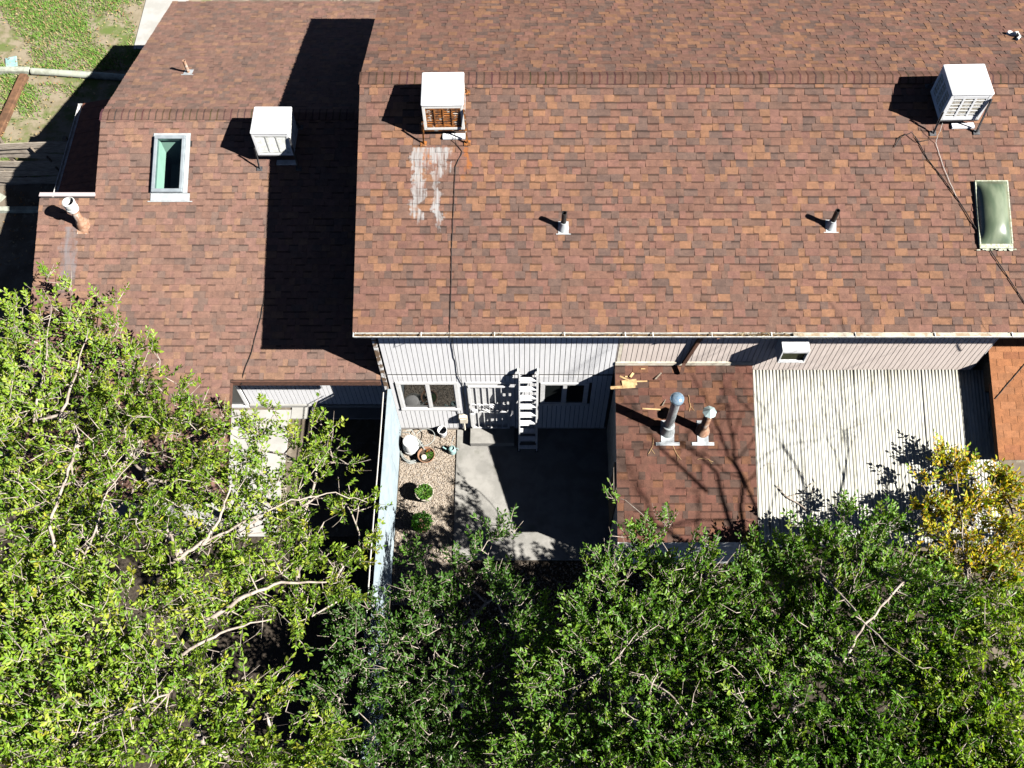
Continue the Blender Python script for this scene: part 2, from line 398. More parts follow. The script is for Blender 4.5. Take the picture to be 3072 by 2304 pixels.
def slab(b, x0, x1, ya, za, yb, zb, t):
    v = [(x0, ya, za), (x1, ya, za), (x1, yb, zb), (x0, yb, zb), (x0, ya, za - t), (x1, ya, za - t), (x1, yb, zb - t), (x0, yb, zb - t)]
    b.poly(v, [(0, 1, 2, 3), (7, 6, 5, 4), (4, 5, 1, 0), (5, 6, 2, 1), (6, 7, 3, 2), (7, 4, 0, 3)])

# ================================================================== the tall main house
rng = random.Random(4)
house = empty('main_house', (3, 13.7, 0), 'tall house with brown shingle gable roof and white grooved siding facing the patio', 'house')
def hp(o, p=house):            # parent while keeping world coordinates
    o.parent = p; o.matrix_parent_inverse = p.matrix_world.inverted() if p.matrix_world != Matrix() else Matrix.Translation(-p.location)
    return o
HX0, HX1, RY, RZ, EY, EZ, MS = -3.1, 12.6, 13.776, 6.539, 9.07, 4.97, 1 / 3
b = MB(); slab(b, HX0 + .01, HX1, EY + .02, EZ - .004, RY, RZ - .006, .05); slab(b, HX0 + .01, HX1, RY, RZ - .006, 18.46, 4.978, .05)
roof = hp(b.build('roof', M_DECK))
def in_roof(o): o.parent = roof; return o
class RoofParent:              # sub-parts are written in world coordinates
    pass
roof_inv = Matrix.Translation(-house.location)
# roof has identity world placement, so its children use world coordinates directly
tabs = shingle_tabs(EY, EZ, MS, 35, lambda y: [(HX0, HX1)] if y < RY - .02 else [], rng, BR)
tabs += shingle_tabs(18.482, 4.97, -MS, 35, lambda y: [(HX0, HX1)] if y > RY + .02 else [], rng, BR)
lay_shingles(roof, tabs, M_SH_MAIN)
ridge_caps(roof, HX0 - .02, HX1, RY, RZ + .006, MS, M_SH_MAIN, rng, BR, sag=lambda x: .0 if x < 4.4 else .012)
for ya, za, yb, zb in ((EY + .01, EZ - .06, RY, RZ - .06), (18.45, EZ - .06, RY, RZ - .06)):
    q = MB().bar((HX0 + .018, ya, za), (HX0 + .018, yb, zb), .03, .10); o = hp(q.build('rake_board', M_BROWN))
# fascia and soffit
hp(MB().box(HX0 + .04, HX1, EY + .005, EY + .03, 4.78, 4.945).build('fascia', M_CREAM))
hp(MB().box(-2.88, 9.08, EY + .031, YW - .002, 4.80, 4.82).build('soffit', M_SOFFIT))

# gutter
g = MB(); X0, X1, Ya, Yb, Zt = HX0 + .02, HX1, 8.966, EY - .006, 4.972
t = .006
g.box(X0, X1, Ya, Ya + .010, Zt - .004, Zt + .012); g.box(X0, X1, Yb - .004, Yb, Zt - .1, Zt - .012); g.box(X0, X1, Ya + .0405, Yb - .0045, Zt - .1, Zt - .094)
g.poly([(X0, Ya + .001, Zt - .0045), (X1, Ya + .001, Zt - .0045), (X1, Ya + .04, Zt - .1), (X0, Ya + .04, Zt - .1), (X0, Ya + .006, Zt - .0045), (X1, Ya + .006, Zt - .0045), (X1, Ya + .045, Zt - .093), (X0, Ya + .045, Zt - .093)], [(0, 3, 2, 1), (4, 5, 6, 7), (0, 1, 5, 4), (2, 3, 7, 6), (0, 4, 7, 3), (1, 2, 6, 5)])
g.poly([(X0 - .008, Ya, Zt + .01), (X0 - .008, Yb, Zt + .01), (X0 - .008, Yb, Zt - .1), (X0 - .008, Ya + .04, Zt - .1), (X0 - .001, Ya, Zt + .01), (X0 - .001, Yb, Zt + .01), (X0 - .001, Yb, Zt - .1), (X0 - .001, Ya + .04, Zt - .1)], [(0, 1, 2, 3), (7, 6, 5, 4), (0, 4, 5, 1), (1, 5, 6, 2), (2, 6, 7, 3), (3, 7, 4, 0)])
gut = hp(g.build('gutter', M_GUT))
def gutter_part(mb, name, mat): o = mb.build(name, mat); o.parent = gut; return o
d = MB(); nn = 90
for i in range(nn):
    xa = X0 + .01 + (5.15 - X0) * i / nn; xb = X0 + .01 + (5.15 - X0) * (i + 1) / nn
    d.quadface([(xa, Ya + .033, Zt - .062), (xb, Ya + .033, Zt - .062), (xb, Yb - .005, Zt - .05), (xa, Yb - .005, Zt - .05)])
gutter_part(d, 'gutter_dirt', M_GUTIN)
for xa, xb in ((4.9, 6.02), (6.03, 7.46), (7.47, 8.86), (8.87, 10.4), (10.41, 12.5)):
    gutter_part(MB().box(xa, xb, Ya + .014, Yb - .006, Zt - .022, Zt - .006), 'gutter_cover', M_GUTCOV)
for x in (-1.85, -.52, .75, 1.85, 2.35, 3.42, 4.5, 6.02, 7.46, 8.86):
    gutter_part(MB().box(x - .008, x + .008, Ya - .004, Yb, Zt + .002, Zt + .016), 'bracket', M_GUT)
db = MB()
for i in range(420):
    big = rng.random() < .6
    x = rng.gauss(4.35, .28) if big else rng.uniform(X0 + .05, 4.0)
    y = rng.uniform(Ya + .02, Yb + (.05 if big else -.01)); z = Zt - .03 + rng.uniform(0, .03 if big else .0)
    a = rng.uniform(0, 6.28); l = rng.uniform(.02, .06); w = rng.uniform(.006, .014)
    dx, dy = math.cos(a) * l, math.sin(a) * l * .6; k = rng.uniform(.5, 1.3)
    db.quadface([(x, y, z), (x + dx, y + dy, z + rng.uniform(0, .02)), (x + dx - dy * .3, y + dy + w, z + .01), (x - dy * .3, y + w, z)], rng.choice([(.28 * k, .17 * k, .07 * k), (.10 * k, .06 * k, .03 * k), (.45 * k, .38 * k, .25 * k)]))
stuff(gutter_part(db, 'leaf_litter', M_STONE))

# body walls (groove-coloured sheathing; boards go on the visible front)
b = MB()
b.box(-2.9, 9.1, YW + .012, YW + .10, 0, 4.79, m=0)
wall = hp(b.build('front_wall', M_GROOVE))
b = MB()
gz = lambda y: (EZ + MS * (y - EY) if y < RY else RZ - MS * (y - RY)) - .06
for x in (-2.9, 9.1):
    b.poly([(x, YW + .102, 0), (x, 18.1, 0), (x, 18.1, gz(18.1)), (x, RY, gz(RY)), (x, YW + .102, gz(YW + .1)), (x + .1, YW + .102, 0), (x + .1, 18.1, 0), (x + .1, 18.1, gz(18.1)), (x + .1, RY, gz(RY)), (x + .1, YW + .102, gz(YW + .1))],
           [(0, 1, 2, 3, 4), (9, 8, 7, 6, 5), (0, 5, 6, 1), (1, 6, 7, 2), (2, 7, 8, 3), (3, 8, 9, 4), (4, 9, 5, 0)])
hp(b.build('gable_wall', M_WALLW))
hp(MB().box(-2.79, 12.0, 18.0, 18.1, 0, 4.85).build('rear_wall', M_WALLW))
hp(MB().box(9.21, 12.2, 11.6, 11.7, 0, 5.4).build('recessed_wall', M_WALLP))
PW = .1005; n = int((9.08 + 2.84) / PW)
WIN1, WIN2, DOOR = (-2.66, -1.37, 1.04, 2.32), (.36, 1.37, 1.28, 2.29), (-1.20, -.26, .18, 2.32)
def plank(x, z0, z1):
    c = 1 + rng.uniform(-.04, .03)
    mb = MB().box(-.0445, .0445, -.013, .011, 0, z1 - z0, (c, c, c)); o = mb.build('plank', M_WALLW if x < 1.85 else M_WALLP, wall); o.location = (x, YW, z0)
for i in range(n):
    x = -2.79 + (i + .5) * PW
    plank(x, 2.655 if x < 1.86 else 2.70, 4.79)
    if x < 1.88:
        segs = [(.10, 2.585)]
        for (xa, xb, za, zb) in (WIN1, WIN2, DOOR):
            if xa - .03 < x < xb + .03:
                segs = [s_ for s0, s1 in segs for s_ in ((s0, za), (zb, s1)) if s_[1] - s_[0] > .05]
        for s0, s1 in segs: plank(x, s0, s1)
hp(MB().box(-2.83, 1.86, YW - .003, YW + .011, 2.586, 2.654).build('belly_band', M_GROOVE))
hp(MB().box(-2.91, -2.832, YW - .022, YW + .011, 0, 4.79).build('corner_board', M_PEEL))
hp(MB().box(1.862, 1.93, YW - .02, YW - .0125, 3.13, 4.2).build('batten_board', M_CREAM))
hp(MB().box(.05, 2.0, YW - .018, YW - .0125, 4.50, 4.66).build('eave_vent', M_STEELDK))
hp(MB().box(-2.83, 1.88, YW - .006, YW + .011, 0, .098).build('wall_base', M_SOFFIT))

def window(xa, xb, za, zb, parent, split=.5, y=YW, name='window'):
    w = empty(name); hp(w, parent) if parent is house else None
    w.location = (0, 0, 0); fw = .075
    f = MB()
    f.box(xa, xb, y - .035, y + .01, zb - fw, zb); f.box(xa, xb, y - .045, y + .01, za, za + fw)
    f.box(xa, xa + fw, y - .035, y + .01, za + fw, zb - fw); f.box(xb - fw, xb, y - .035, y + .01, za + fw, zb - fw)
    xm = xa + (xb - xa) * split
    f.box(xm - .03, xm + .03, y - .03, y + .01, za + fw, zb - fw)
    fr = f.build('window_frame', M_TRIM, w); 
    for p0, p1, dy in ((xa + fw, xm - .03, .004), (xm + .03, xb - fw, -.006)):
        MB().box(p0 + .002, p1 - .002, y + dy - .003, y + dy + .003, za + fw + .002, zb - fw - .002).build('pane', M_GLASS, w)
    s = .022
    for p0, p1, dy in ((xa + fw, xm - .03, -.004), (xm + .03, xb - fw, -.014)):
        q = MB(); q.box(p0, p1, y + dy - .008, y + dy, za + fw, za + fw + s); q.box(p0, p1, y + dy - .008, y + dy, zb - fw - s, zb - fw)
        q.box(p0, p0 + s, y + dy - .008, y + dy, za + fw + s, zb - fw - s); q.box(p1 - s, p1, y + dy - .008, y + dy, za + fw + s, zb - fw - s); q.build('sash', M_TRIM, w)
    return w
window(*WIN1, house); window(*WIN2, house)
MB
# door with white security bars
dr = empty('door'); hp(dr); xa, xb, za, zb = -1.16, -.30, .205, 2.27
q = MB(); q.box(xa - .04, xa + .02, YW - .03, YW + .011, .2, zb + .05); q.box(xb - .02, xb + .04, YW - .03, YW + .011, .2, zb + .05); q.box(xa + .021, xb - .021, YW - .03, YW + .011, zb - .01, zb + .05); q.box(xa - .04, xb + .04, YW - .06, YW + .011, .17, .199)
q.build('door_frame', M_TRIM, dr)
MB().box(xa + .022, xb - .022, YW - .004, YW + .010, .2, zb - .011).build('door_panel', M_TRIM, dr)
sd = MB(); y = YW - .075
for x in (xa + .03, xb - .03): sd.box(x - .022, x + .022, y - .015, y + .015, .215, zb - .02)
for z in (.24, zb - .045): sd.box(xa + .053, xb - .053, y - .014, y + .014, z - .022, z + .022)
sd.box(xa + .053, xb - .053, y - .012, y + .012, 1.03, 1.06); sd.box(xa + .053, xb - .053, y - .012, y + .012, 1.38, 1.41)
sd.build('security_grille', M_TRIM, dr)
for k in range(1, 6):
    x = xa + .03 + (xb - xa - .06) * k / 6; MB().box(x - .009, x + .009, y - .009, y + .009, .263, zb - .068).build('bar', M_TRIM, dr)
orn = MB(); cx, cz = (xa + xb) / 2, 1.22
for r_ in (.17, .10): 
    pts = [(cx, y - .013, cz + r_ * 1.1), (cx + r_, y - .013, cz), (cx, y - .013, cz - r_ * 1.1), (cx - r_, y - .013, cz)]
    for i in range(4): orn.bar(pts[i], pts[(i + 1) % 4], .014, .014, up=(0, 1, 0))
for sx_, sz_ in ((-.2, .16), (.2, .16), (-.2, -.16), (.2, -.16)):
    pts = [(cx + sx_ + .05 * math.cos(a) * (1 - a / 9), y - .013, cz + sz_ + .05 * math.sin(a) * (1 - a / 9)) for a in np.linspace(0, 7.5, 16)]; orn.tube(pts, .006, 5)
orn.build('ornament', M_TRIM, dr)
q = MB().box(xa + .05, xa + .16, y - .03, y + .02, 1.04, 1.17); q.tube([(xa + .10, y - .03, 1.10), (xa + .10, y - .075, 1.10), (xa + .02, y - .075, 1.10)], .011, 6); q.build('handle', M_WMETAL, dr)
# downspout
q = MB(); q.bar((3.56, 9.02, 4.87), (3.42, YW - .06, 4.45), .07, .055); q.bar((3.42, YW - .06, 4.47), (3.20, YW - .06, 3.22), .07, .055, up=(0, 1, 0)); q.bar((3.20, YW - .06, 3.24), (3.16, YW - .22, 3.06), .07, .055)
hp(q.build('downspout', M_BROWN))
# meter and tap boxes on the wall
q = MB().box(-1.42, -1.24, YW - .12, YW - .012, .55, .82); q.box(-1.40, -1.26, YW - .14, YW - .121, .60, .77); q.tube([(-1.33, YW - .05, .55), (-1.33, YW - .05, .05)], .022, 8)
hp(q.build('utility_box', M_CREAM))
q = MB(); q.tube([(-1.80, YW - .012, 1.06), (-1.6, YW - .03, 1.02), (-1.44, YW - .03, .98), (-1.43, YW - .03, .82)], .008, 5); hp(q.build('wire', M_STEELDK))

# ================================================================== left wing
wing = empty('house_wing', (-6, 14.8, 0), 'lower left wing with weathered brown shingle roof, its eave beside the tall gable', 'house')
def wp(o): o.parent = wing; o.matrix_parent_inverse = Matrix.Translation(-wing.location); return o
WEY, WEZ, WRY, WRZ = 9.374, 2.571, 14.87, 4.403
PALW = [((0.203, 0.120, 0.092), 40), ((0.238, 0.142, 0.096), 18), ((0.161, 0.109, 0.089), 18), ((0.208, 0.120, 0.096), 16), ((0.182, 0.114, 0.090), 20)]
SK = (-7.86, -7.16, 13.13, 14.38)
yL = 7.0; zL = WEZ - MS * (WEY - yL)
zw = lambda y: WEZ + MS * (y - WEY)
b = MB()
slab(b, -10.2, -6.01, yL + .02, zw(yL + .02) - .004, WEY, zw(WEY) - .004, .06)
slab(b, -10.2, -2.92, WEY + .012, zw(WEY + .012) - .004, 13.09, zw(13.09) - .004, .06)
slab(b, -9.03, SK[0], 13.092, zw(13.092) - .004, WRY, WRZ - .006, .06); slab(b, SK[1], -2.92, 13.092, zw(13.092) - .004, WRY, WRZ - .006, .06)
slab(b, SK[0] + .001, SK[1] - .001, 13.092, zw(13.092) - .004, SK[2], zw(SK[2]) - .004, .06); slab(b, SK[0] + .001, SK[1] - .001, SK[3], zw(SK[3]) - .004, WRY, WRZ - .006, .06)
slab(b, -9.03, -2.92, WRY + .001, WRZ - .006, 20.42, WRZ - MS * (20.42 - WRY) - .006, .06)
wroof = wp(b.build('roof', M_DECK))
def wspan(y):
    if y > WRY - .02: return []
    if y > 13.1: return [(-9.05, -2.93)]
    if y > WEY - .02: return [(-10.22, -2.93)]
    return [(-10.22, -6.0)]
rng = random.Random(9)
kdown = 17                            # courses of the extension below the eave line
e = .1435; al = math.atan(MS)
y_start = WEY - kdown * e * math.cos(al); z_start = zw(y_start)
tabs = shingle_tabs(y_start, z_start, MS, 17 + 41, wspan, rng, PALW, band=.28, hole=(SK[0], SK[1], SK[2], SK[3]))
tabs += shingle_tabs(20.44, WRZ - MS * (20.44 - WRY), -MS, 42, lambda y: [(-9.05, -2.93)] if y > WRY + .02 else [], rng, PALW, band=.2)
lay_shingles(wroof, tabs, M_SH_WING, ok=lambda p: p[1] > 9.5 and p[0] > -8.4)
ridge_caps(wroof, -9.08, -2.95, WRY, WRZ + .006, MS, M_SH_WING, rng, PALW)
wp(MB().box(-5.99, -2.93, WEY - .045, WEY - .012, 2.40, 2.562).build('fascia', M_BROWN))
wp(MB().bar((-5.985, yL, zL - .05), (-5.985, WEY - .05, zw(WEY - .05) - .05), .03, .10).build('rake_board', M_BROWN))
wp(MB().bar((-10.2, yL, zL - .06), (-10.2, 13.08, zw(13.08) - .06), .03, .10).build('rake_board', M_BROWN))
wp(MB().bar((-9.035, 13.15, zw(13.15) - .06), (-9.035, WRY, WRZ - .06), .03, .10).build('rake_board', M_BROWN))
wp(MB().bar((-9.035, 20.4, zw(WRY) - MS * 5.53 - .06), (-9.035, WRY, WRZ - .06), .03, .10).build('rake_board', M_BROWN))
q = MB(); q.box(-10.23, -9.04, 13.095, 13.19, zw(13.1) + .0, zw(13.1) + .022); wp(q.build('notch_flashing', mk('mauve_flashing', (.50, .42, .42), rough=.6)))
WY = 10.05
b = MB(); b.box(-9.6, -2.92, WY + .012, WY + .1, 0, 2.74); wwall = wp(b.build('front_wall', M_GROOVE))
for i in range(33):
    x = -2.97 - (i + .5) * PW
    o = MB().box(-.0445, .0445, -.013, .011, 0, 2.55).build('plank', M_WALLW, wwall); o.location = (x, WY, .13)
b = MB()
for x in (-8.75,):
    zz = lambda y: (zw(y) if y < WRY else WRZ - MS * (y - WRY)) - .07
    b.poly([(x, WY + .11, 0), (x, 20.0, 0), (x, 20.0, zz(20)), (x, WRY, zz(WRY)), (x, WY + .11, zz(WY + .11))] + [(x + .1, WY + .11, 0), (x + .1, 20.0, 0), (x + .1, 20.0, zz(20)), (x + .1, WRY, zz(WRY)), (x + .1, WY + .11, zz(WY + .11))],
           [(0, 1, 2, 3, 4), (9, 8, 7, 6, 5), (0, 5, 6, 1), (1, 6, 7, 2), (2, 7, 8, 3), (3, 8, 9, 4), (4, 9, 5, 0)])
wp(b.build('gable_wall', M_WALLW))
wp(MB().box(-8.64, -2.95, 19.9, 20.0, 0, 2.55).build('rear_wall', M_WALLW))
wp(MB().box(-6.30, -2.93, WY - .05, WY + .011, .03, .128).build('wall_base', M_CONCW))
# sliding glass door under the porch roof
sl = wp(empty('sliding_door'))
f = MB(); x0, x1 = -8.2, -6.32
f.box(x0, x1, WY - .04, WY + .011, 2.05, 2.14); f.box(x0, x1, WY - .06, WY + .011, .02, .09); f.box(x1 - .07, x1, WY - .04, WY + .011, .091, 2.05); f.box(x0, x0 + .06, WY - .04, WY + .011, .091, 2.05); f.box(-7.26, -7.2, WY - .035, WY + .011, .091, 2.05)
f.build('door_frame', M_TRIM, sl); 
for p0, p1 in ((x0 + .062, -7.262), (-7.198, x1 - .072)): MB().box(p0, p1, WY - .006, WY, .092, 2.049).build('pane', M_GLASS, sl)
for px_ in (-9.9, -8.0, -6.12): wp(MB().box(px_ - .05, px_ + .05, yL + .12, yL + .22, .02, zw(yL + .15) - .18).build('porch_post', M_CREAM))
wp(MB().box(-10.1, -6.03, yL + .1, yL + .24, zw(yL + .17) - .19, zw(yL + .1) - .075).build('porch_beam', M_CREAM))

# skylight in the wing roof
def slope_mat(x, y, z, slope):     # local x along the eave, y up the slope, z off the roof
    return Matrix.Translation((x, y, z)) @ Matrix.Rotation(math.atan(slope), 4, 'X')
sk = empty('skylight', (0, 0, 0), 'flat glass skylight with grey frame in the weathered wing roof', 'skylight')
T = slope_mat((SK[0] + SK[1]) / 2, 13.16, zw(13.16), MS); hw = .325; Ls = 1.26
f = MB()
f.box(-hw, hw, 0, .075, -.01, .11, mat=T); f.box(-hw, hw, Ls - .075, Ls, -.01, .11, mat=T)
f.box(-hw, -hw + .065, .0755, Ls - .0755, -.01, .11, mat=T); f.box(hw - .065, hw, .0755, Ls - .0755, -.01, .11, mat=T)
f.build('frame', M_SKFRAME, sk, bevel=.006)
pn = MB(); pn.quadface([T @ Vector(p) for p in ((-hw + .066, .076, .088), (hw - .066, .076, .088), (hw - .066, Ls - .076, .088), (-hw + .066, Ls - .076, .088))]); pn.build('pane', M_CLEAR, sk)
q = MB(); q.box(-hw - .03, hw + .14, -.17, -.005, .012, .03, mat=T); q.box(hw + .003, hw + .085, 0, Ls + .02, .012, .05, mat=T); q.box(-hw - .09, hw + .2, -.19, -.172, .012, .024, mat=T); q.box(-hw - .05, -hw - .003, 0, Ls + .02, .012, .028, mat=T); q.box(-hw - .05, hw + .085, Ls + .021, Ls + .08, .011, .026, mat=T)
q.build('flashing', M_LEAD, sk)
q = MB(); dpt = .85; xa, xb = (SK[0] + SK[1]) / 2 - hw + .06, (SK[0] + SK[1]) / 2 + hw - .06; y0_, y1_ = 13.2, 14.33
zt = lambda y: zw(y) + .02
q.quadface([(xa, y0_, zt(y0_)), (xa, y1_, zt(y1_)), (xa, y1_, zt(y1_) - dpt), (xa, y0_, zt(y0_) - dpt)])
q.quadface([(xb, y0_, zt(y0_)), (xb, y0_, zt(y0_) - dpt), (xb, y1_, zt(y1_) - dpt), (xb, y1_, zt(y1_))])
q.quadface([(xa, y0_, zt(y0_)), (xa, y0_, zt(y0_) - dpt), (xb, y0_, zt(y0_) - dpt), (xb, y0_, zt(y0_))])
q.quadface([(xa, y1_, zt(y1_)), (xb, y1_, zt(y1_)), (xb, y1_, zt(y1_) - dpt), (xa, y1_, zt(y1_) - dpt)])
q.quadface([(xa, y0_, zt(y0_) - dpt), (xa, y1_, zt(y1_) - dpt), (xb, y1_, zt(y1_) - dpt), (xb, y0_, zt(y0_) - dpt)])
q.build('light_well', M_WELL, sk)

# ================================================================== shingled lean-to beside the patio
lean = empty('lean_to', (3.2, 7.9, 0), 'small shingled lean-to addition with two metal flues, right of the patio', 'shed')
def lp(o): o.parent = lean; o.matrix_parent_inverse = Matrix.Translation(-lean.location); return o
LM = .338; LX0, LX1 = 1.84, 4.60; zl = lambda y: 3.053 + LM * (y - YW)
lal = math.atan(LM); ncl = 23; lys = YW - .02 - ncl * .1525 * math.cos(lal)
b = MB(); slab(b, LX0 + .01, LX1 - .01, lys + .02, zl(lys + .02) - .004, YW - .013, zl(YW - .013) - .004, .05); lroof = lp(b.build('roof', M_DECK))
rng = random.Random(21)
PALL = [((0.123, 0.060, 0.043), 40), ((0.151, 0.073, 0.043), 16), ((0.087, 0.054, 0.042), 26), ((0.131, 0.060, 0.044), 16)]
tabs = shingle_tabs(lys, zl(lys), LM, ncl, lambda y: [(LX0, LX1)], rng, PALL, expo=.1525, wr=(.10, .25), band=.42)
lay_shingles(lroof, tabs, M_SH)
lp(MB().box(LX0, LX1 - .02, YW - .035, YW - .014, 3.07, 3.19).build('flashing_board', M_CREAM))
lp(MB().bar((LX0 + .012, lys, zl(lys) - .06), (LX0 + .012, YW - .04, zl(YW - .04) - .06), .024, .1).build('rake_board', M_WDIRTY))
for x in (1.90, 4.45):
    b = MB(); b.poly([(x, 6.3, 0), (x, YW - .02, 0), (x, YW - .02, zl(YW - .02) - .06), (x, 6.3, zl(6.3) - .06), (x + .09, 6.3, 0), (x + .09, YW - .02, 0), (x + .09, YW - .02, zl(YW - .02) - .06), (x + .09, 6.3, zl(6.3) - .06)],
           [(0, 1, 2, 3), (7, 6, 5, 4), (4, 5, 1, 0), (5, 6, 2, 1), (6, 7, 3, 2), (7, 4, 0, 3)])
    lp(b.build('side_wall', M_WDIRTY))
lp(MB().box(1.992, 4.448, 6.3, 6.38, 0, zl(6.3) - .065).build('front_wall', M_WDIRTY))
lp(MB().box(1.87, 1.899, 7.1, 7.9, .04, 1.75).build('side_door', M_WOOD))

# ================================================================== corrugated patio cover
cov = empty('patio_cover', (7, 7.7, 0), 'cream corrugated metal patio cover against the pinkish siding', 'patio cover')
def cp(o): o.parent = cov; o.matrix_parent_inverse = Matrix.Translation(-cov.location); return o
CM = .30; zc = lambda y: 2.857 + CM * (y - YW); CY0 = 6.05
rng = random.Random(5)
nsheet = 7; wsh = (9.42 - 4.615) / nsheet
for k in range(nsheet):
    xa = 4.615 + k * wsh; xb = xa + wsh + .03; per = .0683; b = MB(); nx = int((xb - xa) / per * 8); rows = 9; grid = []
    ph = rng.uniform(0, .6)
    for j in range(rows):
        y = CY0 + (YW - .016 - CY0) * j / (rows - 1); row = []
        for i in range(nx + 1):
            x = xa + (xb - xa) * i / nx
            row.append((x, y + (rng.uniform(-.012, .012) if j == 0 else 0), zc(y) + .0095 * math.sin(2 * math.pi * x / per + ph) + .004 * (k % 2) + .006 * math.sin(y * 1.7 + k)))
        grid.append(row)
    b.v = [p for r_ in grid for p in r_]; w_ = nx + 1
    b.f = [(j * w_ + i, j * w_ + i + 1, (j + 1) * w_ + i + 1, (j + 1) * w_ + i) for j in range(rows - 1) for i in range(nx)]; b.c = [(1, 1, 1)] * len(b.f); b.m = [0] * len(b.f)
    o = b.build('corrugated_sheet', M_CORR); 
    o.data.polygons.foreach_set('use_smooth', [True] * len(o.data.polygons)); cp(o)
    sd_ = o.modifiers.new('s', 'SOLIDIFY'); sd_.thickness = .0015
for y in (6.2, 7.8, 9.3): cp(MB().box(4.65, 9.38, y - .04, y + .04, zc(y) - .13, zc(y) - .024).build('purlin', M_WOOD))
for x in (4.75, 7.0, 9.3): cp(MB().box(x - .05, x + .05, 6.15, 6.25, 0, zc(6.2) - .131).build('post', M_WOOD))

# ================================================================== outbuilding at the right edge
shed = empty('outbuilding', (11, 9, 0), 'orange-brown shingled outbuilding roof at the right edge beyond the patio cover', 'shed')
def sp(o): o.parent = shed; o.matrix_parent_inverse = Matrix.Translation(-shed.location); return o
SM = .30; zs = lambda y: 3.28 + SM * (y - 9.33); SX0, SX1, SY0, SY1 = 9.24, 13.5, 7.52, 11.5
b = MB(); slab(b, SX0 + .01, SX1, SY0 + .02, zs(SY0 + .02) - .004, SY1, zs(SY1) - .004, .06); sroof = sp(b.build('roof', M_DECK))
rng = random.Random(31)
PALS = [((0.254, 0.111, 0.051), 40), ((0.230, 0.098, 0.049), 20), ((0.271, 0.123, 0.059), 20)]
tabs = shingle_tabs(SY0, zs(SY0), SM, 28, lambda y: [(SX0, SX1)], rng, PALS, expo=.1435, even=.305)
lay_shingles(sroof, tabs, M_SH)
sp(MB().bar((SX0 + .012, SY0, zs(SY0) - .07), (SX0 + .012, 9.0, zs(9.0) - .07), .024, .12).build('rake_board', M_BROWN))
sp(MB().box(9.3, 13.4, 9.0, 9.1, 0, zs(9.0) - .07).build('front_wall', M_WOOD)); sp(MB().box(9.3, 9.4, 9.101, 11.0, 0, zs(9.1) - .07).build('side_wall', M_WOOD))

# ================================================================== side awning at the far left
aw = empty('side_awning', (-10, 15, 0), 'narrow red-brown side awning with white gutter left of the wing', 'awning')
def ap(o): o.parent = aw; o.matrix_parent_inverse = Matrix.Translation(-aw.location); return o
za_ = lambda x: 2.32 + (x + 10.76) * .22
y = 13.22
rng = random.Random(12)
while y < 17.05:
    w = .19; b = MB(); h = rng.uniform(0, .006)
    b.poly([(-10.76, y, za_(-10.76) + h), (-8.78, y, za_(-8.78) + h), (-8.78, y + w, za_(-8.78) + h), (-10.76, y + w, za_(-10.76) + h)] + [(-10.76, y, za_(-10.76) - .03), (-8.78, y, za_(-8.78) - .03), (-8.78, y + w, za_(-8.78) - .03), (-10.76, y + w, za_(-10.76) - .03)],
           [(0, 1, 2, 3), (7, 6, 5, 4), (4, 5, 1, 0), (5, 6, 2, 1), (6, 7, 3, 2), (7, 4, 0, 3)])
    ap(b.build('roof_board', M_REDBOARD)); y += .197
q = MB(); q.box(-10.86, -10.85, 13.2, 17.12, 2.24, 2.335); q.box(-10.78, -10.77, 13.2, 17.12, 2.24, 2.30); q.box(-10.849, -10.781, 13.2, 17.12, 2.24, 2.25); q.box(-10.87, -10.765, 17.121, 17.135, 2.24, 2.335)
ap(q.build('gutter', M_GUT))
for yy in (13.5, 17.0): ap(MB().box(-10.72, -10.63, yy - .045, yy + .045, 0, 2.27).build('post', M_WOOD))

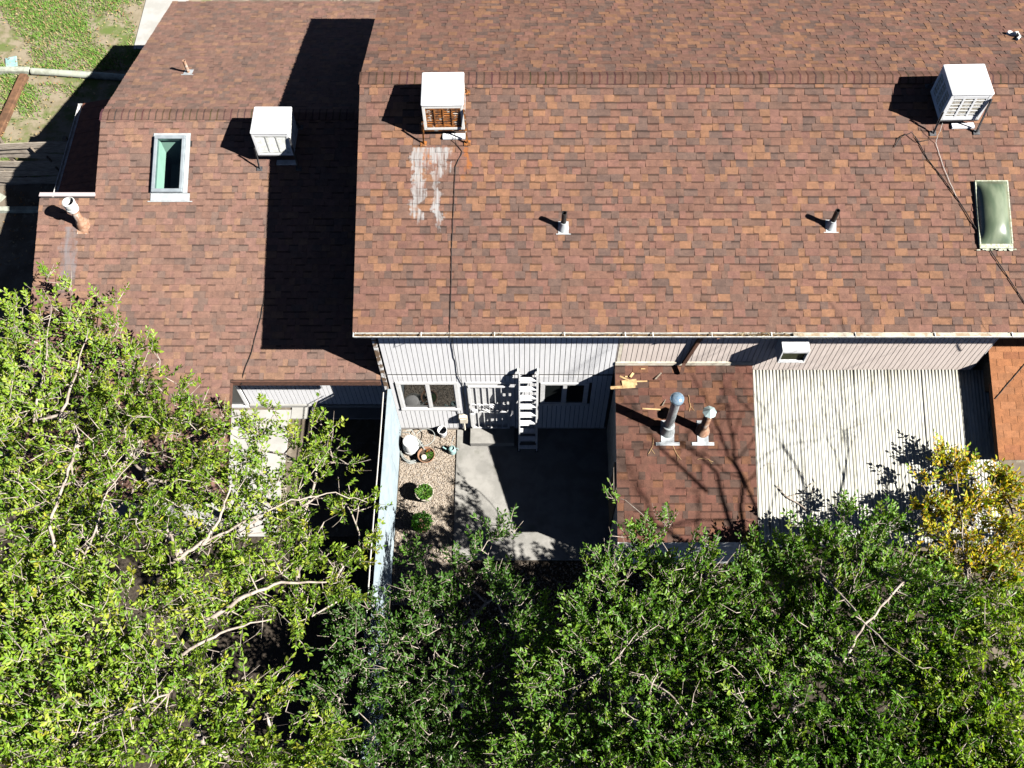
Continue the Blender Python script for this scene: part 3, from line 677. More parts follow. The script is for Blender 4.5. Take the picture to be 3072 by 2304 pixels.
# ================================================================== evaporative coolers
def cooler(label, x0, x1, y0, y1, zb, zt, roofz, rot=0, style='clean', legs=True):
    cx, cy = (x0 + x1) / 2, (y0 + y1) / 2
    root = empty('rooftop_cooler', (cx, cy, zb), label, 'cooler', 'evaporative coolers on the roofs'); root.rotation_euler.z = R(rot)
    hx, hy, H = (x1 - x0) / 2, (y1 - y0) / 2, zt - zb
    body = M_WMETAL if style != 'rusty' else mk('cooler_cabinet_rust_streaked', (.74, .73, .70), (.45, .24, .10), lo=.60, hi=.68, scale=7, rough=.55, stretch=(3, 3, .6))
    fr = MB()
    cr = .055
    for sx in (-1, 1):
        for sy in (-1, 1): fr.box(min(sx * hx, sx * (hx - cr)), max(sx * hx, sx * (hx - cr)), min(sy * hy, sy * (hy - cr)), max(sy * hy, sy * (hy - cr)), 0, H - .05)
    fr.box(-hx + cr + .001, hx - cr - .001, -hy + .001, hy - .001, 0, .055); fr.box(-hx + cr + .001, hx - cr - .001, -hy + .001, hy - .001, H - .11, H - .05)
    fr.box(-hx + .001, -hx + cr, -hy + cr + .001, hy - cr - .001, 0, .055); fr.box(hx - cr, hx - .001, -hy + cr + .001, hy - cr - .001, 0, .055)
    fr.box(-hx + .001, -hx + cr, -hy + cr + .001, hy - cr - .001, H - .11, H - .05); fr.box(hx - cr, hx - .001, -hy + cr + .001, hy - cr - .001, H - .11, H - .05)
    fr.build('cabinet', body, root, bevel=.004)
    MB().box(-hx - .012, hx + .012, -hy - .012, hy + .012, H - .05, H).build('lid', M_WMETAL, root, bevel=.022)
    padm = {'clean': M_WDIRTY, 'rusty': M_PAD, 'scaled': M_PADW}[style]; slm = {'clean': M_WDIRTY, 'rusty': M_RUST, 'scaled': M_WMETAL}[style]
    for k, (w, dd) in enumerate(((hx, hy), (hy, hx), (hx, hy), (hy, hx))):
        Rm = Matrix.Rotation(k * math.pi / 2, 4, 'Z'); pan = empty('louver_panel'); pan.parent = root
        zl0, zl1 = .056, H - .111; wi = w - cr - .002
        pdp = .014 if style == 'scaled' else .030
        pb = MB().box(-wi, wi, -dd + pdp, -dd + pdp + .01, zl0, zl1, mat=Rm); pb.build('pad', padm if style != 'clean' else M_PAD, pan)
        bars = MB()
        cols = 3 if style != 'rusty' else 4
        for c in range(cols + 1):
            xx = -wi + 2 * wi * c / cols; wd = .011 if style != 'scaled' else .02
            bars.box(max(-wi, xx - wd), min(wi, xx + wd), -dd + .004, -dd + pdp - .001, zl0, zl1, mat=Rm)
        bars.box(-wi, wi, -dd + .005, -dd + .0345, zl0, zl0 + .04, mat=Rm); bars.box(-wi, wi, -dd + .005, -dd + .0345, zl1 - .03, zl1, mat=Rm)
        bars.build('mullion', slm, pan)
        ls = MB(); nsl = {'clean': 17, 'rusty': 9, 'scaled': 5}[style]
        for i in range(nsl):
            z = zl0 + .05 + (zl1 - zl0 - .09) * (i + .5) / nsl
            jx = (i * 7 % 5 - 2) * .002
            if style == 'clean': ls.poly([Rm @ Vector(p) for p in ((-wi, -dd + .008, z - .011), (wi, -dd + .008, z - .011), (wi, -dd + .030, z + .011), (-wi, -dd + .030, z + .011))], [(0, 1, 2, 3)])
            else: ls.box(-wi, wi, -dd + (.006 if style == 'scaled' else .012), -dd + (.0135 if style == 'scaled' else .028), z - .005 + jx, z + .005 + jx, mat=Rm)
        ls.build('louver_slats', slm, pan)
    MB().box(-.2, .2, -.05, hy - .1, -.34, -.001).build('duct', M_DARKG if style == 'rusty' else M_STEELDK, root)
    lm = {'clean': M_STEELDK, 'rusty': M_RUST, 'scaled': M_STEELDK}[style]
    Ri = Matrix.Rotation(R(rot), 4, 'Z')
    for sx in (-1, 1):
        for sy in (-1, 1):
            top = Vector((sx * (hx + .012), sy * (hy + .012), H * (.80 if sx > 0 and sy < 0 else .35))); bot = Vector((sx * (hx + .035), sy * (hy + .09), 0))
            wb = Ri @ bot + Vector((cx, cy, 0)); bot.z = roofz(wb.y) - zb + .012
            lg = MB(); lg.bar(top, bot, .032, .008, up=(0, 1, 0)); lg.bar(top + Vector((-sx * .012, 0, 0)), bot + Vector((-sx * .012, 0, 0)), .008, .034, up=(0, 1, 0))
            lg.box(bot.x - .06, bot.x + .06, bot.y - .05, bot.y + .05, bot.z - .006, bot.z + .004, mat=Matrix.Translation(bot) @ Matrix.Rotation(math.atan(MS), 4, 'X') @ Matrix.Translation(-bot))
            lg.build('leg', lm, root)
    MB().box(-hx, hx, -hy + .02, -hy + .05, -.05, -.002).build('brace', lm, root)
    MB().box(-hx * .4 + .1, hx * .4 + .22, -hy - .02, -hy + .09, roofz(cy - hy) - zb + .01, roofz(cy - hy) - zb + .05).build('foot_board', M_WMETAL if style != 'clean' else M_WDIRTY, root)
    return root
zmain = lambda y: EZ + MS * (y - EY) + .012
zwing = lambda y: zw(y) + .012
cooler('white cooler with rust-stained louvers above the pale streak on the tall roof', -1.84, -1.09, 12.58, 13.36, 6.40, 7.06, zmain, 1, 'rusty')
cooler('white cooler with scale-crusted pads near the right edge of the tall roof', 7.71, 8.46, 12.78, 13.50, 6.44, 7.12, zmain, 1.5, 'scaled')
cooler('white cooler with clean louvers on the lower wing, partly in shadow', -5.56, -4.80, 13.76, 14.46, 4.34, 5.03, zwing, 0, 'clean')

# ================================================================== pipes, flues, skylight dome
def vent_pipe(label, x, y, z, slope, h, r, mat, boot, group='plumbing vent pipes', small=False):
    root = empty('vent_pipe', (x, y, z), label, 'vent pipe', group); Ts = Matrix.Rotation(math.atan(slope), 4, 'X')
    q = MB(); q.box(-.095, .095, -.115, .12, .008, .016, mat=Ts); q.box(-.135, .135, -.13, -.116, .006, .02, mat=Ts); q.build('flashing', boot, root)
    if not small: MB().lathe([(.105, .0), (.085, .07), (.062, .14), (r + .012, .16), (r + .012, .175), (r, .176)], 20).build('boot', boot, root, smooth=True)
    MB().lathe([(r, .0 if small else .10), (r, h), (r - .008, h), (r - .009, h - .25)], 20).build('pipe', mat, root, smooth=True)
    return root
vent_pipe('black vent pipe with pale boot near the middle of the tall roof', .74, 10.94, 5.594, MS, .45, .046, M_BLACK, M_LEAD)
vent_pipe('black vent pipe with pale boot on the right half of the tall roof', 5.68, 10.97, 5.604, MS, .47, .046, M_BLACK, M_LEAD)
vent_pipe('slim tan vent pipe on the rear slope of the lower wing', -7.65, 16.67, 3.803, -MS, .36, .038, M_TAN, M_LEAD, small=True)

ch = empty('chimney_flue', (-9.25, 12.5, zw(12.5)), 'stout tan flue with collar on the far left corner of the wing roof', 'flue')
MB().lathe([(.15, -.02), (.12, .12), (.082, .2), (.082, .52)], 24).build('pipe', M_TAN, ch, smooth=True)
MB().lathe([(.09, .50), (.12, .53), (.125, .60), (.098, .62), (.098, .66), (.125, .68), (.128, .78), (.11, .79), (.11, .60)], 24).build('collar', M_WDIRTY, ch, smooth=True)
MB().box(-.12, .12, -.2, .12, .008, .018, mat=Matrix.Rotation(math.atan(MS), 4, 'X')).build('flashing', M_TAN, ch)

f1 = empty('chimney_flue', (2.86, 8.2, zl(8.2)), 'tall galvanised flue with shiny round cap on the lean-to roof', 'flue'); Ts = Matrix.Rotation(math.atan(LM), 4, 'X')
MB().lathe([(.155, -.03), (.14, .06), (.105, .16), (.105, .2), (.118, .21), (.118, .25), (.085, .26), (.085, 1.30)], 28).build('pipe', M_METAL, f1, smooth=True)
MB().lathe([(.09, 1.28), (.118, 1.31), (.122, 1.35), (.135, 1.37), (.135, 1.405), (.115, 1.445), (.06, 1.475), (.0, 1.485)], 28).build('cap', M_SKYTINT, f1, smooth=True)
q = MB(); q.box(-.13, .13, -.24, .2, .012, .022, mat=Ts); q.box(-.235, .235, -.30, -.235, .010, .026, mat=Ts); q.build('flashing', M_LEAD, f1)
f2 = empty('chimney_flue', (3.56, 8.2, zl(8.2)), 'shorter tan flue with faceted cone cap on the lean-to roof', 'flue')
MB().lathe([(.15, -.03), (.13, .06), (.09, .14), (.08, .2), (.08, .72)], 24).build('pipe', M_TAN, f2, smooth=True)
for a in (0, 2.1, 4.2): MB().bar((.075 * math.cos(a), .075 * math.sin(a), .70), (.12 * math.cos(a), .12 * math.sin(a), .84), .02, .006).build('strap', M_METAL, f2)
MB().lathe([(.135, .82), (.135, .835), (.0, .93)], 8).build('cap', mk('cone_cap_metal', (.46, .58, .58), (.38, .48, .48), scale=8, rough=.45, metal=.35), f2)
q = MB(); q.box(-.11, .11, -.24, .2, .012, .022, mat=Ts); q.box(-.22, .22, -.30, -.235, .010, .026, mat=Ts); q.build('flashing', M_LEAD, f2)

dm = empty('skylight', (8.69, 11.2, zmain(11.2)), 'bulging green acrylic dome skylight at the right of the tall roof', 'skylight')
Ts = Matrix.Rotation(math.atan(MS), 4, 'X'); hx, hy = .285, .60
b = MB(); nx, ny = 16, 24; 
for j in range(ny + 1):
    for i in range(nx + 1):
        u, v = -1 + 2 * i / nx, -1 + 2 * j / ny
        z = .05 + .17 * ((1 - abs(u) ** 2.4) * (1 - abs(v) ** 4.0)) ** .75
        b.v.append(tuple(Ts @ Vector((u * hx, v * hy, z))))
w_ = nx + 1; b.f = [(j * w_ + i, j * w_ + i + 1, (j + 1) * w_ + i + 1, (j + 1) * w_ + i) for j in range(ny) for i in range(nx)]; b.c = [(1, 1, 1)] * len(b.f); b.m = [0] * len(b.f)
b.build('dome', M_DOME, dm, smooth=True)
M_CRUST = mk('crusty_sealant', (.50, .52, .42), (.28, .30, .20), scale=24, rough=.9, bmp=.5)
q = MB(); e_ = .022
q.box(-hx - e_, hx + e_, -hy - .085, -hy, 0, .045, mat=Ts); q.box(-hx - e_, hx + e_, hy, hy + .02, 0, .06, mat=Ts); q.box(-hx - e_, -hx, -hy + .001, hy - .001, 0, .058, mat=Ts); q.box(hx, hx + e_, -hy + .001, hy - .001, 0, .058, mat=Ts)
rng = random.Random(3)
for i in range(26):
    x = rng.uniform(-hx - .09, hx + .09); yy = -hy - .085 - rng.uniform(.0, .03); s_ = rng.uniform(.01, .03); q.box(x - s_, x + s_, yy - s_ * .5, yy + s_ * .5, 0, .02 + rng.uniform(0, .008), mat=Ts)
q.build('curb', M_CRUST, dm)

# window air conditioner high on the pinkish wall
wa = empty('wall_air_conditioner', (5.15, YW, 3.76), 'white boxy air conditioner hung under the eave on the pinkish siding', 'air conditioner')
q = MB(); hx = .26; Yo = -.36
q.box(-hx, hx, Yo, -.014, .44, .47); q.box(-hx, hx, Yo, -.014, 0, .03); q.box(-hx, -hx + .03, Yo, -.014, .0301, .4399); q.box(hx - .03, hx, Yo, -.014, .0301, .4399)
q.box(-hx + .031, hx - .031, Yo, Yo + .02, .37, .4399); q.box(-hx + .031, hx - .031, Yo, Yo + .02, .0301, .07)
q.build('casing', M_WMETAL, wa, bevel=.006)
MB().box(-hx + .031, hx - .031, Yo + .06, Yo + .07, .0301, .4399).build('coil', mk('coil_dark_olive', (.045, .05, .02), (.03, .03, .015), scale=30, rough=.7), wa)
MB().box(-.6, .75, -.03, -.0125, .36, .62).build('dark_window', M_GLASS, wa)

# ================================================================== ladder
ld = empty('ladder', (.1, 9.2, 0), 'aluminium extension ladder leaning on the siding between door and right window', 'ladder')
A, B = Vector((0, 8.93 - 9.2, .03)), Vector((0, YW - .07 - 9.2, 2.86)); dv = (B - A).normalized(); nrm = Vector((0, -dv.z, dv.y))
for off, w, t0, t1 in ((0.0, .40, 0, 1), (.05, .36, .14, 1.0)):
    for sx in (-1, 1):
        p, q_ = A.lerp(B, t0) + nrm * off, A.lerp(B, t1) + nrm * off
        MB().bar(p + Vector((sx * w / 2, 0, 0)), q_ + Vector((sx * w / 2, 0, 0)), .028, .065, up=nrm).build('rail', M_ALU, ld)
Llen = (B - A).length
for off, w, s0, s1 in ((0.0, .385, .12, Llen), (.05, .345, .55, Llen)):
    s = s0
    while s < s1 - .05:
        p = A + dv * s + nrm * off; MB().bar(p - Vector((w / 2, 0, 0)), p + Vector((w / 2, 0, 0)), .085, .028, up=(nrm * .35 + Vector((0, 0, 1))).normalized()).build('rung', M_ALU, ld); s += .305
for sx in (-1, 1):
    MB().bar(B + Vector((sx * .2, 0, -.02)), B + Vector((sx * .2, .02, .07)), .045, .08).build('end_cap', M_WDIRTY, ld)
    MB().box(sx * .2 - .03, sx * .2 + .03, A.y - .05, A.y + .05, 0.001, .035).build('foot', M_BLACK, ld)

# ================================================================== painted fence wall between yards
fw = empty('garden_wall', (-2.79, 6, 0), 'pale blue-white painted wall running from the house corner between the two yards', 'wall')
def fp(o): o.parent = fw; o.matrix_parent_inverse = Matrix.Translation(-fw.location); return o
rng = random.Random(8); y = 9.445
while y > 2.0:
    w = 1.21; z1 = 1.95 + rng.uniform(-.03, .05)
    fp(MB().box(-2.83, -2.785, max(2.0, y - w + .008), y, .02, z1).build('panel', M_FENCEW)); y -= w
y = 9.2
while y > 2.0: fp(MB().box(-2.90, -2.832, y - .045, y + .045, 0, 1.98).build('post', M_WOOD)); y -= 1.21
fp(MB().box(-2.85, -2.77, 2.0, 9.44, 2.005, 2.03).build('cap_rail', M_FENCEW))
q = MB(); q.tube([(-2.93, y_, 2.06 + .03 * math.sin(y_ * 1.3)) for y_ in np.linspace(9.35, 2.2, 24)], .012, 5); fp(q.build('conduit', M_CABLEW))
for i in range(11): fp(MB().box(-2.775, -2.755, 8.6 - i * .3, 8.72 - i * .3, 0, .05).build('base_block', M_WOOD))

# ================================================================== patio things
def leafy(mb, n, c, r, h, rng, size=(.05, .09), cols=((.10, .24, .03), (.16, .30, .04), (.07, .17, .02))):
    for i in range(n):
        a = rng.uniform(0, 6.283); rr = r * math.sqrt(rng.random()); z = rng.uniform(0, h) * (1 - .5 * rr / r)
        p = Vector((c[0] + rr * math.cos(a), c[1] + rr * math.sin(a), c[2] + z)); l = rng.uniform(*size); w = l * .45
        d = Vector((math.cos(a) + rng.gauss(0, .5), math.sin(a) + rng.gauss(0, .5), rng.uniform(-.1, .8))).normalized(); sx = d.cross(Vector((rng.gauss(0, .3), rng.gauss(0, .3), 1))).normalized(); u = sx.cross(d)
        k = rng.uniform(.7, 1.25); col = tuple(q * k for q in rng.choice(cols))
        V = [p, p + d * l * .35 + sx * w * .5 + u * .006, p + d * l * .7 + sx * w * .4 + u * .006, p + d * l - u * .01, p + d * l * .7 - sx * w * .4 + u * .006, p + d * l * .35 - sx * w * .5 + u * .006]
        mb.poly(V, [(0, 1, 2, 3), (0, 3, 4, 5)], col)
rng = random.Random(77)
p1 = empty('plant_pot', (-2.15, 7.79, 0), 'round cream pot full of leafy greens on the gravel', 'plant pot', 'pots on the gravel')
MB().lathe([(.11, 0), (.15, .12), (.185, .27), (.20, .32), (.205, .36), (.185, .36), (.178, .31), (.0, .30)], 32).build('pot', M_POT, p1, smooth=True)
MB().lathe([(.177, .311), (.0, .325)], 24).build('soil', M_SOIL, p1)
b = MB(); leafy(b, 260, (.0, .0, .31), .155, .11, rng); stuff(b.build('greens', M_LEAF, p1))
p2 = empty('plant_pot', (-2.17, 8.74, 0), 'wide terracotta bowl with a stone and a small plant below the wide window', 'plant pot', 'pots on the gravel')
MB().lathe([(.10, 0), (.15, .08), (.19, .18), (.195, .2), (.178, .2), (.16, .15), (.0, .14)], 32).build('pot', M_TERRA, p2, smooth=True)
MB().lathe([(.165, .152), (.0, .158)], 24).build('soil', M_SOIL, p2)
MB().lathe([(.0, .15), (.06, .155), (.07, .185), (.05, .215), (.0, .222)], 10, c=(-.055, -.05, 0)).build('stone', M_CREAM, p2, smooth=True)
b = MB(); leafy(b, 70, (.075, .0, .16), .065, .08, rng, (.03, .055)); leafy(b, 10, (.04, .09, .17), .02, .04, rng, (.03, .05), ((.5, .16, .02),)); stuff(b.build('greens', M_LEAF, p2))
p3 = empty('plant_pot', (-2.17, 7.08, 0), 'small dark pot with a bushy shrub nearest the trees', 'plant pot', 'pots on the gravel')
MB().lathe([(.10, 0), (.13, .16), (.15, .24), (.16, .26), (.14, .26), (.0, .23)], 28).build('pot', M_TERRA, p3, smooth=True)
MB().tube([(0, 0, .22), (.01, .02, .4), (-.01, 0, .5)], .012, 6).build('stem', M_BARK, p3)
b = MB(); leafy(b, 420, (.0, .02, .27), .19, .34, rng, (.04, .075), ((.06, .19, .02), (.10, .24, .03), (.04, .13, .015))); stuff(b.build('greens', M_LEAF, p3))

br_ = empty('barrel', (-2.53, 8.97, 0), 'white upturned tub ringed by coiled hose in the wall corner', 'tub')
MB().lathe([(.17, 0), (.185, .03), (.175, .25), (.16, .40), (.15, .43), (.12, .445), (.0, .452)], 32).build('body', M_TRIM, br_, smooth=True)
MB().lathe([(.186, .12), (.192, .13), (.186, .14)], 32).build('rim', M_WDIRTY, br_, smooth=True)
b = MB(); pts = []
for i in range(150):
    a = i * .21; r_ = .24 + .022 * math.sin(i * .37) + .015 * (i % 30) / 30; pts.append((-2.51 + r_ * math.cos(a) * 1.0, 8.93 + r_ * math.sin(a) * 1.12 - .02, .02 + .018 * (i // 30) + .008 * math.sin(i * .5)))
b.tube(pts, .011, 6)
tag(b.build('garden_hose', M_HOSE, smooth=True), 'grey garden hose coiled around the white upturned tub', 'hose')
b = MB(); pts = []
for i in range(46):
    a = 2.5 - i * .13; r_ = .22; pts.append((-2.22 + r_ * math.cos(a) * 1.05, 9.14 + r_ * math.sin(a), .16 + .15 * math.sin(i * .07)))
b.tube(pts, .010, 6); b.tube([(-2.62, 9.22, .45), (-2.5, 9.25, .42), (-2.4, 9.1, .36), (-2.28, 8.95, .25), (-2.2, 8.85, .22)], .012, 6); b.tube([(-2.7, 9.2, .40), (-2.55, 9.16, .46), (-2.44, 9.02, .40), (-2.34, 8.88, .26)], .012, 6)
tag(b.build('loose_hose', M_HOSE, smooth=True), 'loose loop of hose hanging by the wall over the tub', 'hose')
bu = empty('bucket', (-1.83, 9.33, 0), 'white bucket standing against the siding left of the door', 'bucket')
MB().lathe([(.085, 0), (.105, .22), (.11, .24), (.098, .24), (.08, .03), (.0, .03)], 24).build('body', M_TRIM, bu, smooth=True)
MB().tube([(-.105, 0, .22), (-.11, -.05, .12), (0, -.10, .06), (.11, -.05, .12), (.105, 0, .22)], .004, 5).build('handle', M_STEELDK, bu)
cn = empty('watering_can', (-1.60, 8.90, 0), 'pale teal watering can at the edge of the concrete', 'watering can')
MB().lathe([(.085, 0), (.09, .05), (.078, .18), (.055, .2), (.05, .17), (.0, .16)], 20).build('body', M_TEAL, cn, smooth=True)
MB().tube([(-.07, 0, .06), (-.16, .02, .14), (-.21, .03, .2)], [.02, .014, .018], 8).build('spout', M_TEAL, cn, smooth=True)
MB().tube([(.06, 0, .18), (.13, 0, .2), (.14, 0, .10), (.08, 0, .05)], .010, 6).build('handle', M_TEAL, cn, smooth=True)
MB().tube([(-.02, .0, .19), (.0, .1, .28), (.04, .23, .3), (.05, .3, .2)], .007, 6).build('hose_end', M_HOSE, cn)

# ================================================================== cables
def cable(pts, r, label, name='cable', mat=M_CABLE, sub=5, wob=.006, seed=1):
    rg = random.Random(seed); P = [Vector(p) for p in pts]; out = []
    for i in range(len(P) - 1):
        for k in range(sub): out.append(P[i].lerp(P[i + 1], k / sub) + Vector((rg.uniform(-wob, wob), rg.uniform(-wob, wob), 0)))
    out.append(P[-1]); return tag(MB().tube(out, r, 6).build(name, mat, smooth=True), label, 'cable')
zm = lambda y: zmain(y) + .012
cable([(-1.28, 12.62, 6.40), (-1.27, 12.5, zm(12.5)), (-1.14, 12.33, zm(12.33)), (-1.26, 12.07, zm(12.07)), (-1.31, 10.9, zm(10.9)), (-1.335, 9.08, zm(9.08)), (-1.34, 8.955, 4.99), (-1.345, 8.952, 4.86), (-1.36, 9.42, 4.5), (-1.35, YW - .03, 3.4), (-1.33, YW - .03, 2.62), (-1.25, YW - .03, 2.2), (-1.27, YW - .03, 1.05)], .0065, 'black cable running down the tall roof from the rusty cooler to the wall')
cable([(7.35, 12.62, zm(12.62)), (7.55, 12.2, zm(12.2)), (8.0, 11.56, zm(11.56)), (8.37, 10.88, zm(10.88) + .01), (9.13, 9.58, zm(9.58)), (9.5, 9.07, zm(9.07)), (9.55, 8.95, 4.98), (9.6, 9.0, 4.6)], .009, 'dark cable crossing diagonally below the crusted cooler past the green dome', seed=2)
cable([(7.75, 12.65, 6.5), (7.72, 12.5, zm(12.5)), (7.85, 12.0, zm(12)), (8.05, 11.45, zm(11.45)), (8.35, 10.93, zm(10.93))], .005, 'thin pale cable beside the dark diagonal one below the crusted cooler', mat=M_CABLEW, seed=3)
cable([(6.95, 12.42, zm(12.42)), (7.05, 12.58, zm(12.58) + .03), (7.25, 12.64, zm(12.64) + .08), (7.4, 12.5, zm(12.5) + .04), (7.58, 12.52, zm(12.52) + .05)], .008, 'short loose cable curling beside the left foot of the crusted cooler', seed=4)
zq = lambda y: zw(y) + .026
cable([(-5.35, 11.1, zq(11.1)), (-5.44, 10.57, zq(10.57)), (-5.58, 9.93, zq(9.93)), (-5.74, 9.45, zq(9.45)), (-5.78, 9.31, 2.5), (-5.8, 9.4, 2.35)], .008, 'black cable crossing the wing roof to its low eave', seed=5)
zr_ = lambda y: zs(y) + .02
cable([(9.27, 8.66, zr_(8.66)), (9.9, 9.3, zr_(9.3)), (10.3, 9.75, zr_(9.75))], .008, 'thin cable lying across the orange outbuilding roof', seed=6)

# ================================================================== small debris on the roofs
rng = random.Random(17)
scr = [(1.99, 9.02, .50, 4, .06, 'long pale offcut lying lowest in the scrap pile on the lean-to'), (2.12, 9.10, .30, 8, .13, 'wide pale board piece in the middle of the scrap pile'), (2.33, 9.13, .30, 2, .03, 'thin pale strip pointing right from the scrap pile'),
       (2.02, 9.19, .20, -28, .035, 'short pale stick slanting above the scrap board'), (2.17, 9.25, .12, 55, .05, 'small pale chip with a hole above the scrap pile'), (2.06, 9.22, .05, 0, .03, 'tiny pale chip at the upper left of the scrap pile'),
       (2.70, 9.23, .20, 48, .03, 'dark-edged stick lying alone right of the scrap pile'), (2.40, 9.37, .09, 0, .02, 'tiny wood sliver just below the flashing board'), (2.55, 8.60, .36, -4, .03, 'long pale lath left of the tall flue'), (2.80, 8.72, .16, 62, .022, 'short dark stick just behind the tall flue')]
for (x, y, l, a, w, lab) in scr:
    o = MB().box(-l / 2, l / 2, -w / 2, w / 2, 0, .012).build('wood_scrap', M_FRESH if 'dark' not in lab else M_WOOD, bevel=.002)
    o.location = (x, y, zl(y) + .017); o.rotation_euler = (math.atan(LM), rng.uniform(-.02, .02), R(a)); tag(o, lab, 'wood scrap', 'scraps on the lean-to')
tw = [(2.47, 7.75, 'forked dry twig at the left of the lean-to roof below the tall flue'), (3.05, 7.62, 'curved dry twig in the middle of the lean-to roof'), (3.75, 7.60, 'hooked dry twig at the right of the lean-to roof'), (3.30, 8.55, 'dry stems lying behind the cone-capped flue')]
for i, (x, y, lab) in enumerate(tw):
    rg = random.Random(i + 60); a = rg.uniform(0, 3); pts = []; px_, py_ = x, y
    for k in range(7):
        pts.append((px_, py_, zl(py_) + .022 + .004 * math.sin(k))); px_ += .055 * math.cos(a); py_ += .055 * math.sin(a); a += rg.uniform(-.5, .7)
    mb = MB().tube(pts, .005, 5)
    a += 1; mb.tube([pts[2], (pts[2][0] + .07, pts[2][1] - .09, zl(pts[2][1] - .09) + .02)], .004, 5)
    tag(mb.build('twig', M_FRESH), lab, 'twig', 'twigs on the lean-to')
zb_ = lambda y: RZ - MS * (y - RY) + .016
mb = MB(); mb.tube([(9.86, 15.50, zb_(15.5)), (9.95, 15.44, zb_(15.44) + .05), (10.02, 15.52, zb_(15.52) + .03), (10.03, 15.38, zb_(15.38) + .02), (9.93, 15.26, zb_(15.26) + .02)], [.03, .05, .04, .025, .03], 7); mb.lathe([(.06, 0), (.05, .05), (.0, .06)], 10, c=(9.88, 15.53, zb_(15.53)))
tag(mb.build('plastic_scrap', M_TRIM, smooth=True), 'crumpled white plastic scrap on the rear slope near the top right corner', 'scrap')
# bare dead branch lying on the corrugated cover
mb = MB(); K = lambda x, y: (x, y, zc(y) + .03)
mb.tube([K(5.0, 7.2), K(5.2, 6.98), K(5.42, 6.86), K(5.62, 6.70)], [.008, .016, .014, .018], 6); mb.tube([K(5.2, 6.98), K(5.5, 7.05), K(5.72, 7.25)], .007, 5); mb.tube([K(5.42, 6.86), K(5.66, 6.99), K(5.78, 7.22), K(5.72, 7.4)], .005, 5)
mb.tube([K(5.25, 7.45), K(5.4, 7.55), K(5.5, 7.45), K(5.62, 7.2)], .004, 5); mb.tube([K(4.72, 7.5), K(4.85, 7.62), K(5.05, 7.6)], .004, 5)
tag(mb.build('fallen_branch', M_BARK), 'dry fallen branch lying on the corrugated cover', 'branch')

# ================================================================== far left yard
fe = empty('slat_fence', (-12.5, 16.5, 0), 'weathered wooden fence of warped horizontal boards at the far left', 'fence')
def fep(o): o.parent = fe; o.matrix_parent_inverse = Matrix.Translation(-fe.location); return o
rng = random.Random(40)
for k in range(8):
    z = .10 + k * .205; b = MB(); nseg = 12; off = rng.uniform(-.03, .03); amp = rng.uniform(.01, .05); ph = rng.uniform(0, 6)
    X = [-16.5 + (5.35) * i / nseg for i in range(nseg + 1)]; P = []
    for x in X:
        yy = 16.52 + off + amp * math.sin(x * 1.4 + ph); zz = z + .02 * math.sin(x * .9 + ph)
        P.append([(x, yy - .012, zz - .09), (x, yy + .012, zz - .09), (x, yy + .025, zz + .09), (x, yy, zz + .09)])
    for i in range(nseg):
        for j in range(4): b.quadface([P[i][j], P[i][(j + 1) % 4], P[i + 1][(j + 1) % 4], P[i + 1][j]][::-1])
    b.quadface(P[0]); b.quadface(P[-1][::-1]); fep(b.build('board', M_FENCEB))
for x in (-16.2, -14.6, -13.0, -11.35): fep(MB().box(x - .045, x + .045, 16.57, 16.66, 0, 1.72).build('post', M_WOOD))
for (x, z) in ((-12.25, 1.45), (-12.0, 1.1), (-11.95, .7)): fep(MB().bar((x, 16.49, z + .06), (x + .06, 16.47, z - .12), .05, .03).build('cleat', M_WOOD))
o = tag(MB().tube([(-13.8, 20.52, .07), (-13.0, 20.45, .075), (-12.0, 20.36, .07), (-11.0, 20.27, .07)], [.10, .095, .10, .09], 12).build('border_log', M_WOODP, smooth=True), 'pale log edging the lawn, running towards the wing', 'log')
o = tag(MB().box(-17.5, -13.88, 20.48, 20.66, -.02, .12).build('border_timber', M_WOODP, bevel=.01), 'pale straight timber edging the lawn at the left edge', 'timber')
b = MB(); b.bar((-13.98, 20.38, .06), (-14.3, 17.2, .06), .22, .16); tag(b.build('border_timber', M_WOODB, bevel=.02), 'brown timber running from the lawn edge towards the slat fence', 'timber')
tag(MB().box(-18, -10.9, 15.62, 15.76, -.02, .10).build('border_timber', M_WOODP, bevel=.01), 'grey straight timber on the ground in front of the slat fence', 'timber')
b = MB(); b.bar((-15.2, 17.0, .12), (-13.55, 15.95, .05), .38, .03); tag(b.build('board_sheet', M_WOODP), 'pale board lying at the left edge in front of the slat fence', 'board')
b = MB().box(-.16, .16, -.2, .2, .0, .05, mat=Matrix.Translation((-14.5, 20.92, 0)) @ Matrix.Rotation(.3, 4, 'Z')); tag(b.build('stepping_block', M_TEAL, bevel=.02), 'small pale blue slab on the lawn behind the left timber', 'slab')

# grass and dry leaves
nprng = np.random.default_rng(3)
def fast_mesh(name, V, F, colv, mat, parent=None, smooth=False):
    me = bpy.data.meshes.new(name); nv, nf, k = len(V), len(F), F.shape[1]
    me.vertices.add(nv); me.vertices.foreach_set('co', V.astype(np.float32).ravel())
    me.loops.add(nf * k); me.loops.foreach_set('vertex_index', F.astype(np.int32).ravel())
    me.polygons.add(nf); me.polygons.foreach_set('loop_start', np.arange(nf, dtype=np.int32) * k)
    me.update(calc_edges=True); me.materials.append(mat)
    at = me.color_attributes.new('col', 'FLOAT_COLOR', 'POINT'); cc = np.ones((nv, 4), np.float32); cc[:, :3] = colv; at.data.foreach_set('color', cc.ravel())
    if smooth: me.polygons.foreach_set('use_smooth', np.ones(nf, bool))
    o = bpy.data.objects.new(name, me); COL.objects.link(o)
    if parent is not None: o.parent = parent
    return o
def patch(x, y):
    return np.sin(x * 1.7 + 1.3 * np.sin(y * 1.1)) + np.sin(y * 1.9 + 2 * np.sin(x * .8)) + .8 * np.sin(x * 4.1 + y * 3.3)
